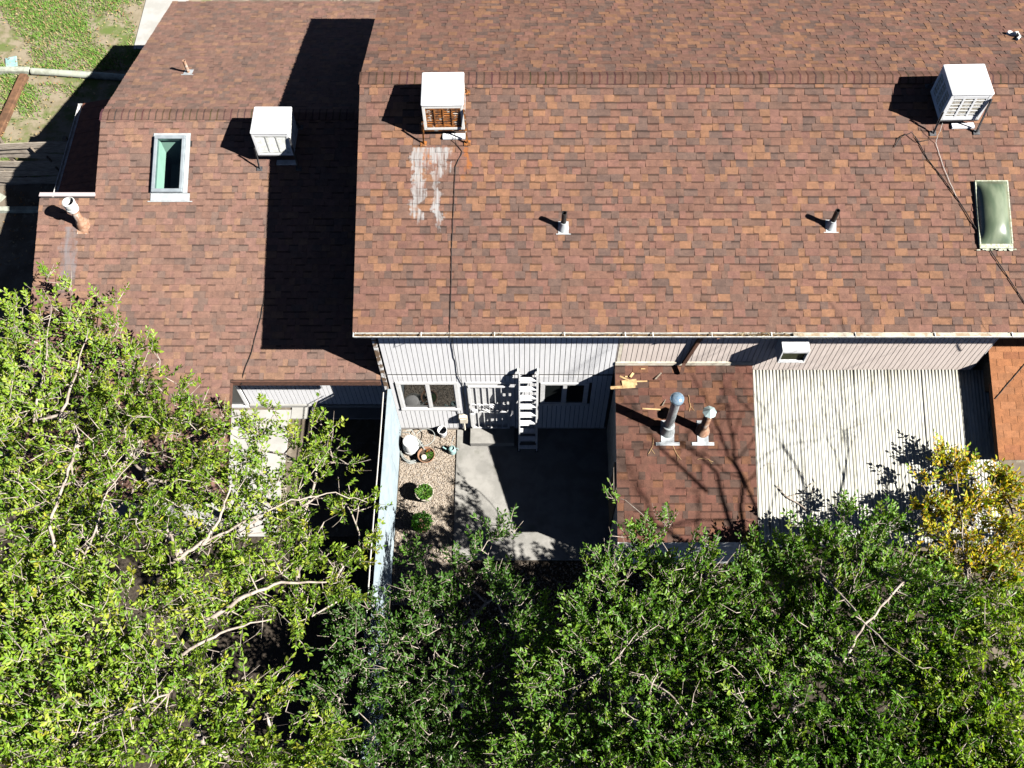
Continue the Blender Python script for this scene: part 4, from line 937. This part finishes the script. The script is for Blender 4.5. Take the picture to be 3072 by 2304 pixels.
n = 110000; x = nprng.uniform(-17.5, -9.3, n); y = nprng.uniform(16.7, 27.5, n)
pv = patch(x, y) + nprng.normal(0, .7, n); keep = np.where(y > 20.55, pv > -.25, pv > 1.15) & ~((x > -11.2) & (y > 21.4)) & ~((x > -13.9) & (y > 20.1) & (y < 20.6))
x, y = x[keep], y[keep]; n = len(x); l = nprng.uniform(.06, .13, n); a = nprng.uniform(0, 6.283, n); w = nprng.uniform(.008, .016, n)
lean_ = nprng.uniform(.3, 1.1, n); dx, dy = np.cos(a), np.sin(a)
p0 = np.stack([x - dy * w, y + dx * w, np.zeros(n)], 1); p1_ = np.stack([x + dy * w, y - dx * w, np.zeros(n)], 1); p2_ = np.stack([x + dx * l * lean_, y + dy * l * lean_, l * .75], 1)
V = np.stack([p0, p1_, p2_], 1).reshape(-1, 3); F = np.arange(3 * n).reshape(-1, 3)
dry = nprng.random(n) < .28; g0 = np.where(dry[:, None], np.array([.30, .25, .11]), np.array([.115, .235, .03])) * nprng.uniform(.65, 1.3, (n, 1))
stuff(fast_mesh('lawn_grass', V, F, np.repeat(g0, 3, 0), M_GRASS)); 
lo_ = bpy.data.objects['lawn_grass']; lo_['label'] = 'patchy green grass over dry soil at the upper left'; lo_['category'] = 'grass'
n = 1500; x = nprng.uniform(-17, -11.2, n); y = nprng.uniform(14.0, 25, n); a = nprng.uniform(0, 6.28, n); l = nprng.uniform(.02, .045, n); z = nprng.uniform(.03, .09, n) * (y > 16.6) + .01
c_, s_ = np.cos(a), np.sin(a); V = np.stack([np.stack([x + l * c_, y + l * s_, z + nprng.uniform(0, .03, n)], 1), np.stack([x - l * .5 * s_, y + l * .5 * c_, z], 1), np.stack([x - l * c_, y - l * s_, z + nprng.uniform(0, .03, n)], 1), np.stack([x + l * .5 * s_, y - l * .5 * c_, z], 1)], 1).reshape(-1, 3)
g0 = np.array([[.36, .22, .09], [.28, .15, .07], [.42, .32, .17]])[nprng.integers(0, 3, n)] * nprng.uniform(.7, 1.2, (n, 1))
o = stuff(fast_mesh('fallen_leaves', V, np.arange(4 * n).reshape(-1, 4), np.repeat(g0, 4, 0), M_GRASS)); o['label'] = 'dry brown leaves scattered over the left yard'; o['category'] = 'leaves'
# pebbles on the gravel strip and the mulch
oct_v = np.array([(1, 0, 0), (-1, 0, 0), (0, 1, 0), (0, -1, 0), (0, 0, 1), (0, 0, -1)], float); oct_f = np.array([(0, 2, 4), (2, 1, 4), (1, 3, 4), (3, 0, 4), (2, 0, 5), (1, 2, 5), (3, 1, 5), (0, 3, 5)])
def pebbles(name, lab, n, x0, x1, y0, y1, s0, s1, cols):
    c = np.stack([nprng.uniform(x0, x1, n), nprng.uniform(y0, y1, n), np.full(n, .004)], 1); sc = nprng.uniform(s0, s1, (n, 1, 1)) * nprng.uniform(.6, 1.3, (n, 1, 3)); sc[:, :, 2] *= .7
    a = nprng.uniform(0, 6.28, n); v = oct_v[None] * sc; vx = v[..., 0] * np.cos(a)[:, None] - v[..., 1] * np.sin(a)[:, None]; vy = v[..., 0] * np.sin(a)[:, None] + v[..., 1] * np.cos(a)[:, None]
    V = np.stack([vx, vy, v[..., 2]], 2) + c[:, None]; F = (oct_f[None] + (np.arange(n) * 6)[:, None, None]).reshape(-1, 3)
    col = np.array(cols)[nprng.integers(0, len(cols), n)] * nprng.uniform(.6, 1.25, (n, 1))
    o = stuff(fast_mesh(name, V.reshape(-1, 3), F, np.repeat(col, 6, 0), M_STONE)); o['label'] = lab; o['category'] = 'gravel'
pebbles('gravel', 'beige gravel covering the strip between wall and concrete', 7000, -2.74, -1.53, 5.4, 9.4, .007, .018, [(.40, .33, .265), (.29, .23, .175), (.46, .41, .36), (.34, .26, .19)])
pebbles('mulch_chips', 'dark stone mulch beyond the edge of the patio', 5000, -1.5, 4.4, 4.6, 6.33, .014, .035, [(.20, .16, .12), (.13, .10, .075), (.28, .24, .19)])

# ================================================================== trees
LEAF_V = np.array([(0, 0, 0), (.30, .5, .10), (.68, .42, .08), (1, 0, -.10), (.68, -.42, .08), (.30, -.5, .10)], float)
LEAF_F = np.array([(0, 1, 2, 3), (0, 3, 4, 5)])
def unit(a): return a / np.maximum(np.linalg.norm(a, axis=-1, keepdims=True), 1e-9)

def tree(name, label, base, blobs, tips_per, seed, pal, leaf=.085, lpt=15, trunk_r=.12, forks=None, sparse=1.0, group='trees along the front of the picture', yellow=None, boughs=(), bough_r=.05):
    rg = np.random.default_rng(seed)
    root = empty(name, base, label, 'tree', group); base = np.array(base, float)
    B = np.array(blobs, float)
    # tips of twigs through the crown volume, denser near its outside and top
    T = []
    for (bx, by, bz, r) in B:
        n = max(6, int(tips_per * r ** 2.2)); nc = max(3, int(n / 7)); d = unit(rg.normal(size=(nc, 3)))[rg.integers(0, nc, n)]; d = unit(d + rg.normal(0, .30, (n, 3))); d[:, 2] = np.where(d[:, 2] < -.25, -d[:, 2] * rg.uniform(.2, 1, n), d[:, 2])
        q = np.array([bx, by, bz]) + d * r * (rg.random((n, 1)) ** .42) * np.array([1, 1, .85]) * rg.uniform(.72, 1.22, (n, 1)) * np.where(rg.random((n, 1)) < .10, 1.35, 1.0); T.append(q)
    T = np.concatenate(T)
    # limbs: trunk up to a fork, then one limb to the inside of every blob
    cen = B[:, :3].mean(0); fork = base * .55 + cen * .45; fork[2] = base[2] + (cen[2] - base[2]) * .42
    nodes = []; par = []; minr = []
    def add(p, pa, mr=0.0): nodes.append(np.array(p, float)); par.append(pa); minr.append(mr); return len(nodes) - 1
    i0 = add(base, -1)
    for t in (.33, .66, 1.0):
        p = base * (1 - t) + fork * t; p[:2] += rg.normal(0, .05, 2); i0 = add(p, i0)
    order = np.argsort([np.linalg.norm(b[:3] - fork) for b in B])
    for k in order:
        goal = B[k, :3] - np.array([0, 0, B[k, 3] * .45]); A_ = np.array(nodes); dd = np.linalg.norm(A_ - goal, axis=1) + np.where(A_[:, 2] > goal[2] + .1, 1.5, 0) + .25 * np.arange(len(A_))[::-1] * 0
        j = int(np.argmin(dd[3:]) + 3) if len(A_) > 3 else 3
        a = nodes[j]; L_ = np.linalg.norm(goal - a); m = max(2, int(L_ / .3)); pj = j; side = rg.normal(0, .10 * L_, 3); side[2] = abs(side[2]) * .4
        for s in range(1, m + 1):
            t = s / m; p = a * (1 - t) + goal * t + side * math.sin(math.pi * t) + rg.normal(0, .03, 3); pj = add(p, pj)
    # long boughs that show through the top of the crown
    for poly in boughs:
        P_ = np.array(poly, float); A_ = np.array(nodes); j = int(np.argmin(np.linalg.norm(A_ - P_[0], axis=1) + np.where(A_[:, 2] > P_[0][2], .6, 0))); pj = j
        st = nodes[j]; m = max(1, int(np.linalg.norm(P_[0] - st) / .3)); R0 = bough_r if minr[j] == 0 else minr[j] * .8
        for s in range(1, m): pj = add(st * (1 - s / m) + P_[0] * s / m, pj, R0)
        tot_ = (len(P_) - 1) * 5; P_ = P_ - np.array([0, 0, .22])
        for k in range(len(P_) - 1):
            for s in range(5):
                t = s / 5; f_ = (k * 5 + s) / tot_; pj = add(P_[k] * (1 - t) + P_[k + 1] * t + rg.normal(0, .012, 3), pj, R0 * (1 - .75 * f_))
        pj = add(P_[-1], pj, R0 * .25)
    # twigs join the nearest branch
    A_ = np.array(nodes); d0 = np.array([np.min(np.linalg.norm(A_ - t, axis=1)) for t in T]); tip_id = []
    for k in np.argsort(d0):
        A_ = np.array(nodes); j = int(np.argmin(np.linalg.norm(A_ - T[k], axis=1) + np.where(A_[:, 2] > T[k][2] + .05, .25, 0))); a = nodes[j]; L_ = np.linalg.norm(T[k] - a)
        m = max(1, int(L_ / .22)); pj = j; bend = rg.normal(0, .10 * L_, 3); bend[2] -= .05 * L_
        for s in range(1, m + 1):
            t = s / m; pj = add(a * (1 - t) + T[k] * t + bend * math.sin(math.pi * t), pj)
        tip_id.append(pj)
    Nn = np.array(nodes); par = np.array(par); nn = len(par)
    w = np.zeros(nn)
    kids = np.zeros(nn, int)
    for i in range(nn - 1, 0, -1): kids[par[i]] += 1
    acc = np.where(kids == 0, .0042 ** 2.35, 0.0)
    for i in range(nn - 1, 0, -1): acc[par[i]] += acc[i]
    rad = acc ** (1 / 2.35); rad = rad * min(1.0, trunk_r / max(rad[0], 1e-6)) if rad[0] > trunk_r else rad
    rad = np.maximum(np.maximum(rad, .0075), np.array(minr))
    # tubes, one five-sided frustum per segment
    ch = np.arange(1, nn); a, b_ = Nn[par[ch]], Nn[ch]; d = unit(b_ - a); ref = np.where(np.abs(d[:, 2:3]) < .9, np.array([[0, 0, 1.]]), np.array([[1., 0, 0]])); u = unit(np.cross(d, ref)); v = np.cross(d, u)
    ns = 5; ang = np.arange(ns) * 2 * math.pi / ns; ring = (u[:, None] * np.cos(ang)[None, :, None] + v[:, None] * np.sin(ang)[None, :, None])
    ra = np.minimum(rad[par[ch]], rad[ch] * 1.6)[:, None, None]; rb = rad[ch][:, None, None]
    V = np.concatenate([a[:, None] - d[:, None] * .004 + ring * ra, b_[:, None] + d[:, None] * .004 + ring * rb], 1)
    q = np.array([[k, (k + 1) % ns, ns + (k + 1) % ns, ns + k] for k in range(ns)]); F = (q[None] + (np.arange(len(ch)) * 2 * ns)[:, None, None]).reshape(-1, 4)
    Vb, Fb = V.reshape(-1, 3), F
    # leaves on the twig ends: pinnate sprays
    tip = np.array(tip_id); tp = Nn[tip]; td = unit(tp - Nn[par[tip]]); outw = unit(tp - (cen + np.array([0, 0, -.8])))
    sd = unit(td * .6 + outw * .7 + np.array([0, 0, .55]) + rg.normal(0, .38, td.shape)); nt = len(tip)
    Ls = rg.uniform(.16, .46, (nt, 1)); kk = np.arange(lpt)
    t = ((kk + .5) / lpt) ** .75; droop = np.array([0, 0, -1.0])
    pos = tp[:, None] + sd[:, None] * Ls[:, None] * (t[None, :, None] * 1.15 - .25) + droop * (t ** 2)[None, :, None] * .05 + rg.normal(0, .012, (nt, lpt, 3))
    e1 = tp + sd * Ls * .95 + droop * .04; su = unit(np.cross(sd, np.array([[.31, .2, .93]]))); sv = np.cross(sd, su); a3 = np.arange(3) * 2.0944
    rg3 = su[:, None] * np.cos(a3)[None, :, None] + sv[:, None] * np.sin(a3)[None, :, None]
    Vs = np.concatenate([tp[:, None] + rg3 * .007, e1[:, None] + rg3 * .0035], 1); q3 = np.array([[0, 1, 4, 3], [1, 2, 5, 4], [2, 0, 3, 5]])
    Fs = (q3[None] + (np.arange(nt) * 6)[:, None, None]).reshape(-1, 4) + len(Vb)
    VV = np.concatenate([Vb, Vs.reshape(-1, 3)]) - base
    o = fast_mesh('trunk', VV, np.concatenate([Fb, Fs]), np.ones((len(VV), 3)), M_BARK, root, smooth=True)
    up = unit(np.array([[0, 0, 1.0]]) + np.array(SUN)[None] * .5 + rg.normal(0, .5, (nt, 3))); sidev = unit(np.cross(sd, up)); upv = np.cross(sidev, sd)
    sgn = np.where(kk % 2 == 0, 1.0, -1.0); ang = rg.normal(.95, .25, (nt, lpt)); ang[:, -1] = 0
    ld_ = unit(sd[:, None] * np.cos(ang)[..., None] + sidev[:, None] * (np.sin(ang) * sgn[None])[..., None] + upv[:, None] * rg.normal(.1, .35, (nt, lpt))[..., None])
    full = np.where(rg.random((nt, 1)) < .30, .10, .97); keep = rg.random((nt, lpt)) < full * sparse
    pos, ld_, upr = pos[keep], ld_[keep], np.broadcast_to(upv[:, None], (nt, lpt, 3))[keep] + rg.normal(0, .45, (keep.sum(), 3))
    tipi = np.broadcast_to(np.arange(nt)[:, None], (nt, lpt))[keep]; nl = len(pos)
    lx = ld_; ly = unit(np.cross(upr, lx)); lz = np.cross(lx, ly); s = (leaf * rg.uniform(.7, 1.25, nl))[:, None, None]; wd = rg.uniform(.36, .5, nl)[:, None, None]
    lv = LEAF_V[None]; V = pos[:, None] + s * (lv[..., 0:1] * lx[:, None] + lv[..., 1:2] * wd * ly[:, None] + lv[..., 2:3] * lz[:, None])
    F = (LEAF_F[None] + (np.arange(nl) * 6)[:, None, None]).reshape(-1, 4)
    pc = np.array([c for c, _ in pal]); pw = np.array([w_ for _, w_ in pal], float); pw /= pw.sum()
    tipc = rg.choice(len(pc), nt, p=pw); col = pc[tipc][tipi] * .65 + pc[rg.choice(len(pc), nl, p=pw)] * .35
    if yellow is not None:
        yb = np.array(yellow); dist = np.min(np.linalg.norm(pos[:, None] - yb[None, :, :3], axis=2) / yb[None, :, 3], axis=1); ym = (rg.random(nl) < np.clip(1.9 - dist, 0, .88)); ycol = np.array([[.60, .46, .03], [.52, .48, .035], [.58, .34, .025], [.40, .45, .05]])[rg.integers(0, 4, nl)]
        col = np.where(ym[:, None], ycol, col)
    col = col * rg.uniform(.7, 1.3, (nl, 1))
    o = stuff(fast_mesh('crown', V.reshape(-1, 3) - base, F, np.repeat(col, 6, 0), M_LEAF, root))
    return root, nl
G1 = [((0.195, 0.325, 0.029), 30), ((0.280, 0.403, 0.039), 28), ((0.111, 0.227, 0.023), 26), ((0.370, 0.429, 0.058), 12), ((0.416, 0.377, 0.039), 4)]
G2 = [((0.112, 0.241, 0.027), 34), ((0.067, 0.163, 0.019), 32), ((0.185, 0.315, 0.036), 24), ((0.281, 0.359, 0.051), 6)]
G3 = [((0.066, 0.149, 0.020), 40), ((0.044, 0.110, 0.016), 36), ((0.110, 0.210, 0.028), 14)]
T1=[(-9.65,9.80,3.51,0.55),(-8.63,9.97,3.43,0.50),(-7.51,9.08,3.51,0.55),(-8.85,8.27,3.78,0.90),(-6.77,7.84,3.92,0.80),(-7.45,6.79,4.15,1.00),(-8.66,6.44,4.15,1.00),(-5.77,7.23,3.89,0.60),(-6.34,5.53,4.38,0.90),(-7.69,4.97,4.35,1.00),(-9.48,7.84,3.75,0.70)]
T2=[(-4.91,7.42,3.63,0.50),(-3.84,7.23,3.52,0.50),(-4.21,6.21,3.94,0.75),(-3.12,6.23,3.56,0.40),(-5.26,5.84,4.06,0.70),(-3.42,5.19,3.81,0.55),(-4.54,4.74,4.12,0.80),(-5.36,4.33,4.25,0.70),(-3.66,4.26,3.72,0.50),(-3.14,4.82,3.46,0.40)]
T3=[(-7.52,3.44,4.49,0.90),(-6.14,3.25,4.42,0.80),(-7.09,2.06,4.55,1.00),(-5.75,2.07,4.49,0.90),(-4.77,2.86,4.29,0.60),(-4.43,1.98,4.25,0.70),(-3.38,2.08,4.01,0.55),(-3.92,2.86,3.96,0.40)]
T4=[(-2.89,3.71,2.22,0.80),(-1.88,3.17,2.08,0.90),(-1.57,4.84,1.79,0.60),(-0.63,6.17,1.96,0.40),(-2.11,6.06,1.50,0.30),(-0.34,3.83,2.06,0.70),(-2.39,2.30,2.22,0.80),(-0.95,2.23,2.22,0.80),(0.17,4.59,2.13,0.50),(-1.02,4.02,1.99,0.60)]
T5=[(2.20,5.69,2.83,0.50),(3.17,5.35,2.93,0.50),(1.51,5.20,2.72,0.50),(1.05,4.30,2.91,0.55),(2.13,3.96,3.24,0.75),(3.49,4.20,3.25,0.70),(0.54,3.10,2.95,0.70),(2.02,2.64,3.40,0.85),(3.31,2.92,3.56,0.70),(1.19,1.96,3.22,0.80),(2.68,1.85,3.62,0.80),(1.76,6.81,2.74,0.16)]
T6=[(4.56,4.96,3.19,0.60),(5.53,5.47,3.19,0.60),(6.54,5.85,3.13,0.50),(5.50,4.10,3.60,0.85),(4.34,3.49,3.62,0.80),(4.36,2.30,3.78,0.90),(5.63,2.70,3.87,0.95),(6.88,4.23,3.74,0.75),(4.03,1.61,3.92,0.80),(5.41,1.60,3.99,0.90)]
T7=[(7.96,6.77,3.56,0.40),(8.49,6.32,3.54,0.45),(7.57,6.09,3.48,0.35),(8.48,5.22,3.71,0.55),(7.89,4.92,3.63,0.50),(7.75,3.82,3.84,0.75),(7.00,2.83,4.00,0.85),(7.68,2.46,4.12,0.80),(6.79,1.66,4.12,0.80),(7.97,3.19,4.09,0.60)]
T1 +=[(-8.29,8.47,3.69,0.60),(-7.51,7.98,3.85,0.70),(-6.24,8.18,3.74,0.45),(-9.78,9.02,3.61,0.55),(-6.11,6.61,4.06,0.70),(-7.97,5.85,4.18,0.90)]
T2 +=[(-5.03,6.47,3.83,0.50),(-4.03,5.29,3.99,0.60),(-5.08,5.09,4.09,0.60),(-5.93,4.82,4.19,0.60),(-2.95,5.49,3.48,0.35),(-4.92,7.70,3.59,0.30),(-4.25,7.65,3.50,0.30)]
T3 +=[(-6.93,4.07,4.32,0.80),(-8.13,3.97,4.42,0.80),(-5.38,3.51,4.33,0.50),(-5.17,2.36,4.35,0.70),(-6.69,2.60,4.49,0.90),(-3.95,2.08,4.02,0.50),(-7.85,2.74,4.52,0.80),(-2.99,2.18,3.86,0.40)]
T4 +=[(-2.21,4.33,2.06,0.70),(-1.07,3.17,2.12,0.80),(-0.08,2.68,2.25,0.70),(0.07,2.00,2.36,0.70),(-3.31,3.05,2.39,0.60),(-2.03,5.13,1.74,0.45),(-3.14,4.56,2.22,0.50),(-3.39,2.22,2.39,0.60),(-1.67,2.23,2.22,0.80),(-0.44,5.20,1.84,0.45)]
T5 +=[(2.86,4.69,2.99,0.60),(1.33,3.46,3.06,0.70),(2.70,3.40,3.36,0.70),(-0.08,2.24,2.83,0.50),(0.56,3.84,2.83,0.50),(1.97,1.80,3.42,0.80),(3.37,2.19,3.62,0.80),(1.89,4.71,2.93,0.50),(2.67,6.17,2.79,0.30)]
T6 +=[(3.98,4.66,3.09,0.60),(5.02,4.58,3.39,0.60),(6.60,4.90,3.39,0.60),(6.28,3.47,3.75,0.70),(5.03,3.25,3.75,0.70),(3.59,2.46,3.75,0.70),(4.77,1.88,3.92,0.80),(6.19,2.00,4.02,0.80),(4.28,5.48,3.00,0.30),(5.06,5.88,3.11,0.25),(5.92,6.20,3.21,0.25)]
T7 +=[(7.11,5.27,3.36,0.40),(7.52,5.07,3.46,0.40),(7.98,5.88,3.56,0.40),(7.99,4.49,3.72,0.50),(7.28,1.99,4.12,0.80),(6.77,3.45,3.89,0.60),(8.86,6.14,3.59,0.30)]
T5[0:4] = [(2.15, 5.55, 3.25, .42), (3.04, 5.13, 3.64, .45), (1.47, 5.05, 3.24, .45), (1.03, 4.20, 3.33, .50)]; T5[-2:] = [(1.84, 4.60, 3.34, .45), (2.58, 5.95, 3.41, .22)]
T6[0:3] = [(4.78, 5.2, 2.41, .55), (5.8, 5.73, 2.41, .55), (6.81, 6.09, 2.43, .48)]
T6[10:13] = [(4.1, 4.8, 2.61, .55), (5.24, 4.77, 2.71, .55), (6.88, 5.11, 2.71, .55)]; T6[-3:] = [(4.45, 5.7, 2.29, .3), (5.27, 6.13, 2.41, .25), (6.17, 6.46, 2.51, .25)]
T7[0:5] = [(8.39, 7.14, 2.66, .4), (8.95, 6.67, 2.64, .45), (7.98, 6.42, 2.58, .35), (9.0, 5.54, 2.71, .55), (8.28, 5.17, 2.83, .5)]
T7[10:14] = [(7.41, 5.49, 2.66, .4), (7.84, 5.28, 2.76, .4), (8.42, 6.2, 2.66, .4), (8.38, 4.71, 2.93, .5)]; T7[-1] = (9.35, 6.48, 2.69, .3)
T3 += [(-6.86, 1.05, 4.58, 0.9), (-5.36, 1.05, 4.48, 0.9), (-3.94, 1.21, 4.16, 0.7)]
T4 += [(-2.85, 1.35, 2.32, 0.8), (-1.38, 1.28, 2.32, 0.8), (-0.08, 1.21, 2.35, 0.7)]
T5 += [(1.23, 1.01, 3.22, 0.8), (2.48, 0.99, 3.52, 0.8), (0.91, 2.47, 3.19, 0.6), (2.36, 2.27, 3.55, 0.7), (2.92, 4.04, 3.29, 0.6), (1.58, 3.91, 3.23, 0.5), (3.25, 3.55, 3.39, 0.6), (3.92, 5.08, 2.86, 0.4), (2.39, 5.11, 3.06, 0.4)]
T6 += [(3.94, 0.91, 3.92, 0.8), (5.28, 0.84, 4.02, 0.8), (6.26, 5.08, 2.83, 0.5), (5.06, 3.92, 3.49, 0.6), (6.23, 4.13, 3.59, 0.6), (3.9, 3.05, 3.69, 0.6), (4.06, 4.15, 3.19, 0.6), (5.32, 2.15, 3.96, 0.7), (4.59, 4.33, 3.12, 0.5), (5.68, 4.8, 2.93, 0.5), (5.05, 5.52, 2.56, 0.4), (6.28, 5.7, 2.56, 0.4)]
T7 += [(6.62, 0.89, 4.12, 0.8), (7.39, 4.41, 3.43, 0.5), (7.33, 1.59, 4.16, 0.7), (6.69, 2.34, 4.05, 0.7), (6.31, 2.85, 3.99, 0.6)]
T1 += [(-9.56, 10.98, 3.84, 0.16), (-9.39, 10.43, 3.83, 0.2), (-10.03, 10.44, 3.72, 0.22), (-9.06, 10.82, 3.74, 0.16), (-8.82, 10.17, 3.72, 0.22), (-8.27, 10.67, 3.64, 0.16), (-8.0, 9.96, 3.72, 0.22), (-7.17, 9.44, 3.64, 0.18), (-8.2, 9.33, 3.68, 0.35), (-8.96, 9.33, 3.68, 0.35), (-6.53, 8.72, 3.71, 0.25), (-10.01, 9.96, 3.66, 0.4)]
T2 += [(-5.67, 8.08, 3.63, 0.2), (-4.75, 8.23, 3.52, 0.22), (-3.86, 8.13, 3.52, 0.22), (-3.61, 7.74, 3.52, 0.22), (-3.3, 7.18, 3.51, 0.25), (-2.71, 6.28, 3.63, 0.2)]
T7 += [(8.1, 7.6, 2.69, 0.18), (8.32, 7.43, 2.69, 0.3), (8.88, 7.14, 2.69, 0.3), (9.22, 7.04, 2.71, 0.25), (9.33, 6.76, 2.69, 0.3), (7.75, 7.08, 2.63, 0.2), (7.75, 6.69, 2.65, 0.28), (8.43, 6.67, 2.68, 0.35), (8.31, 5.62, 2.81, 0.4), (9.14, 6.17, 2.76, 0.4), (7.75, 5.93, 2.68, 0.35), (8.76, 4.77, 3.03, 0.5)]
NY = len(T7)
T4 += [(-.6, 5.0, 2.6, .42), (-.2, 4.4, 2.9, .5), (-1.2, 5.6, 2.2, .32)]
T7 += [(10.3, 5.2, 2.9, .8), (10.9, 6.4, 2.7, .7)]  # crown lobes added out of view to shade the ground by the outbuilding
T7[0] = (8.5, 7.25, 2.44, .33); T7[1] = (9.0, 6.8, 2.45, .36)
BO1 = [[(-7.69, 4.3, 4.6), (-7.6, 4.87, 5.0), (-7.82, 5.46, 5.1), (-7.78, 6.32, 5.0), (-7.82, 7.18, 4.8)], [(-7.39, 4.65, 4.7), (-7.05, 5.22, 5.1), (-7.03, 6.07, 5.0), (-6.64, 6.92, 4.8)], [(-8.36, 7.6, 4.5), (-8.42, 8.65, 4.3), (-8.48, 9.77, 4.1)], [(-8.91, 7.65, 4.4), (-9.03, 8.85, 4.3), (-9.34, 10.41, 4.1)]]
BO2 = [[(-6.57, 4.39, 4.0), (-6.12, 4.75, 4.5), (-5.75, 5.0, 4.7), (-5.35, 5.23, 4.75), (-5.07, 5.7, 4.9), (-4.99, 6.19, 4.9)], [(-5.35, 5.23, 4.75), (-4.73, 5.61, 4.7), (-3.99, 6.0, 4.75), (-3.25, 6.19, 4.6), (-2.72, 6.09, 4.4)], [(-5.75, 5.0, 4.7), (-6.01, 5.57, 4.8), (-6.52, 6.02, 4.9)], [(-5.62, 3.7, 4.3), (-5.13, 4.0, 4.6), (-4.54, 4.33, 4.75), (-3.99, 4.58, 4.7), (-3.28, 4.64, 4.5)]]
BO3 = [[(-5.81, 3.2, 4.6), (-5.12, 3.52, 4.9), (-4.58, 3.81, 4.9), (-4.07, 3.97, 4.7)], [(-6.94, 1.81, 4.8), (-6.46, 2.27, 5.2), (-5.92, 2.45, 5.3), (-5.51, 2.67, 5.2)]]
BO5 = [[(.92, 3.12, 3.5), (1.52, 3.49, 3.9), (1.9, 3.9, 4.1)], [(2.68, 2.43, 4.2), (2.41, 2.83, 4.3), (2.0, 3.13, 4.2)]]
BO6 = [[(3.86, 2.18, 4.0), (3.56, 2.53, 4.4), (3.4, 2.93, 4.5)], [(5.16, 3.38, 4.4), (5.56, 3.92, 4.6), (6.4, 4.7, 4.3)], [(5.16, 4.98, 3.9), (5.5, 4.0, 4.6), (5.83, 3.53, 4.7)]]
BO7 = [[(7.88, 4.47, 3.4), (8.03, 5.36, 3.2), (8.2, 6.37, 3.1), (8.29, 7.2, 3.1)]]
tot = 0
for bo, br, args in ((BO1, .034, ('leafy_tree', 'sunlit pale-limbed tree reaching over the left wing roof', (-6.9, 5.8, 0), T1, 235, 1, G1, .088, 13, .16)),
             (BO2, .055, ('leafy_tree', 'sunlit tree overhanging the pale slab left of the painted wall', (-4.7, 5.0, 0), T2, 250, 2, G1, .086, 13, .13)),
             (BO3, .036, ('leafy_tree', 'sunlit tree filling the bottom left corner', (-5.6, 2.3, 0), T3, 235, 3, G1, .092, 13, .15)),
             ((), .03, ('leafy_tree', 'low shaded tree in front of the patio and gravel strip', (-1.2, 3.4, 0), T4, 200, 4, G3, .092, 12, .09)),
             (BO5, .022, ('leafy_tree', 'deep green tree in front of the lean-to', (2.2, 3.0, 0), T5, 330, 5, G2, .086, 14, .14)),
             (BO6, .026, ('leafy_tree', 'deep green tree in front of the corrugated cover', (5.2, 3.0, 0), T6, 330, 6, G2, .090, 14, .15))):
    tot += tree(*args, boughs=bo, bough_r=br)[1]
rt, nl_ = tree('leafy_tree', 'tree with yellow-orange upper leaves at the right edge', (7.6, 3.8, 0), T7, 300, 7, G1, .094, 13, .13, yellow=[t_[:3] + (max(t_[3], .3),) for t_ in T7[:4] + T7[12:13] + T7[NY - 12:NY - 1]], boughs=BO7, bough_r=.022)
tot += nl_
# out-of-view limbs added for an unseen bare tree, throwing shadows on lean-to and cover
rg_ = random.Random(90); mb = MB()
def limb(p, d, l, r, depth):
    pts = [Vector(p)]; dd = Vector(d).normalized()
    for k in range(6):
        dd = (dd + Vector((rg_.gauss(0, .12), rg_.gauss(0, .12), rg_.gauss(.02, .08)))).normalized(); q = pts[-1] + dd * l / 6
        if q.x < 9.0 and q.z > 4.2: q.x = 9.0 + rg_.random() * .1
        pts.append(q)
    mb.tube(pts, [r * (1 - .6 * k / 6) for k in range(7)], 6)
    if depth > 0:
        for k in (2, 3, 4, 5, 6):
            if rg_.random() < .85: limb(pts[k], dd + Vector((rg_.gauss(0, .7), rg_.gauss(.1, .7), rg_.gauss(.1, .45))), l * rg_.uniform(.45, .7), r * .5 * (1 - .07 * k), depth - 1)
limb((8.3, 3.4, 3.4), (.35, .15, 1), 3.6, .065, 0)
limb((9.1, 3.6, 6.2), (.1, .35, .8), 3.6, .05, 3); limb((9.1, 4.0, 5.2), (.3, .9, .45), 3.0, .04, 3); limb((9.1, 3.6, 6.4), (.25, -.1, 1), 4.0, .045, 2); limb((9.15, 4.4, 4.7), (.1, 1, .2), 2.6, .035, 3); limb((9.1, 3.5, 5.6), (.15, .8, .5), 3.2, .04, 3); limb((9.2, 4.2, 6.6), (.05, .7, .6), 3.0, .04, 3); limb((9.3, 4.6, 7.6), (.1, .3, .9), 2.8, .035, 3)
mb.v = [(v[0] - 7.6, v[1] - 3.8, v[2]) for v in mb.v]; o = mb.build('unseen_bare_limbs', M_BARK, rt, smooth=True)
print('leaves', tot)
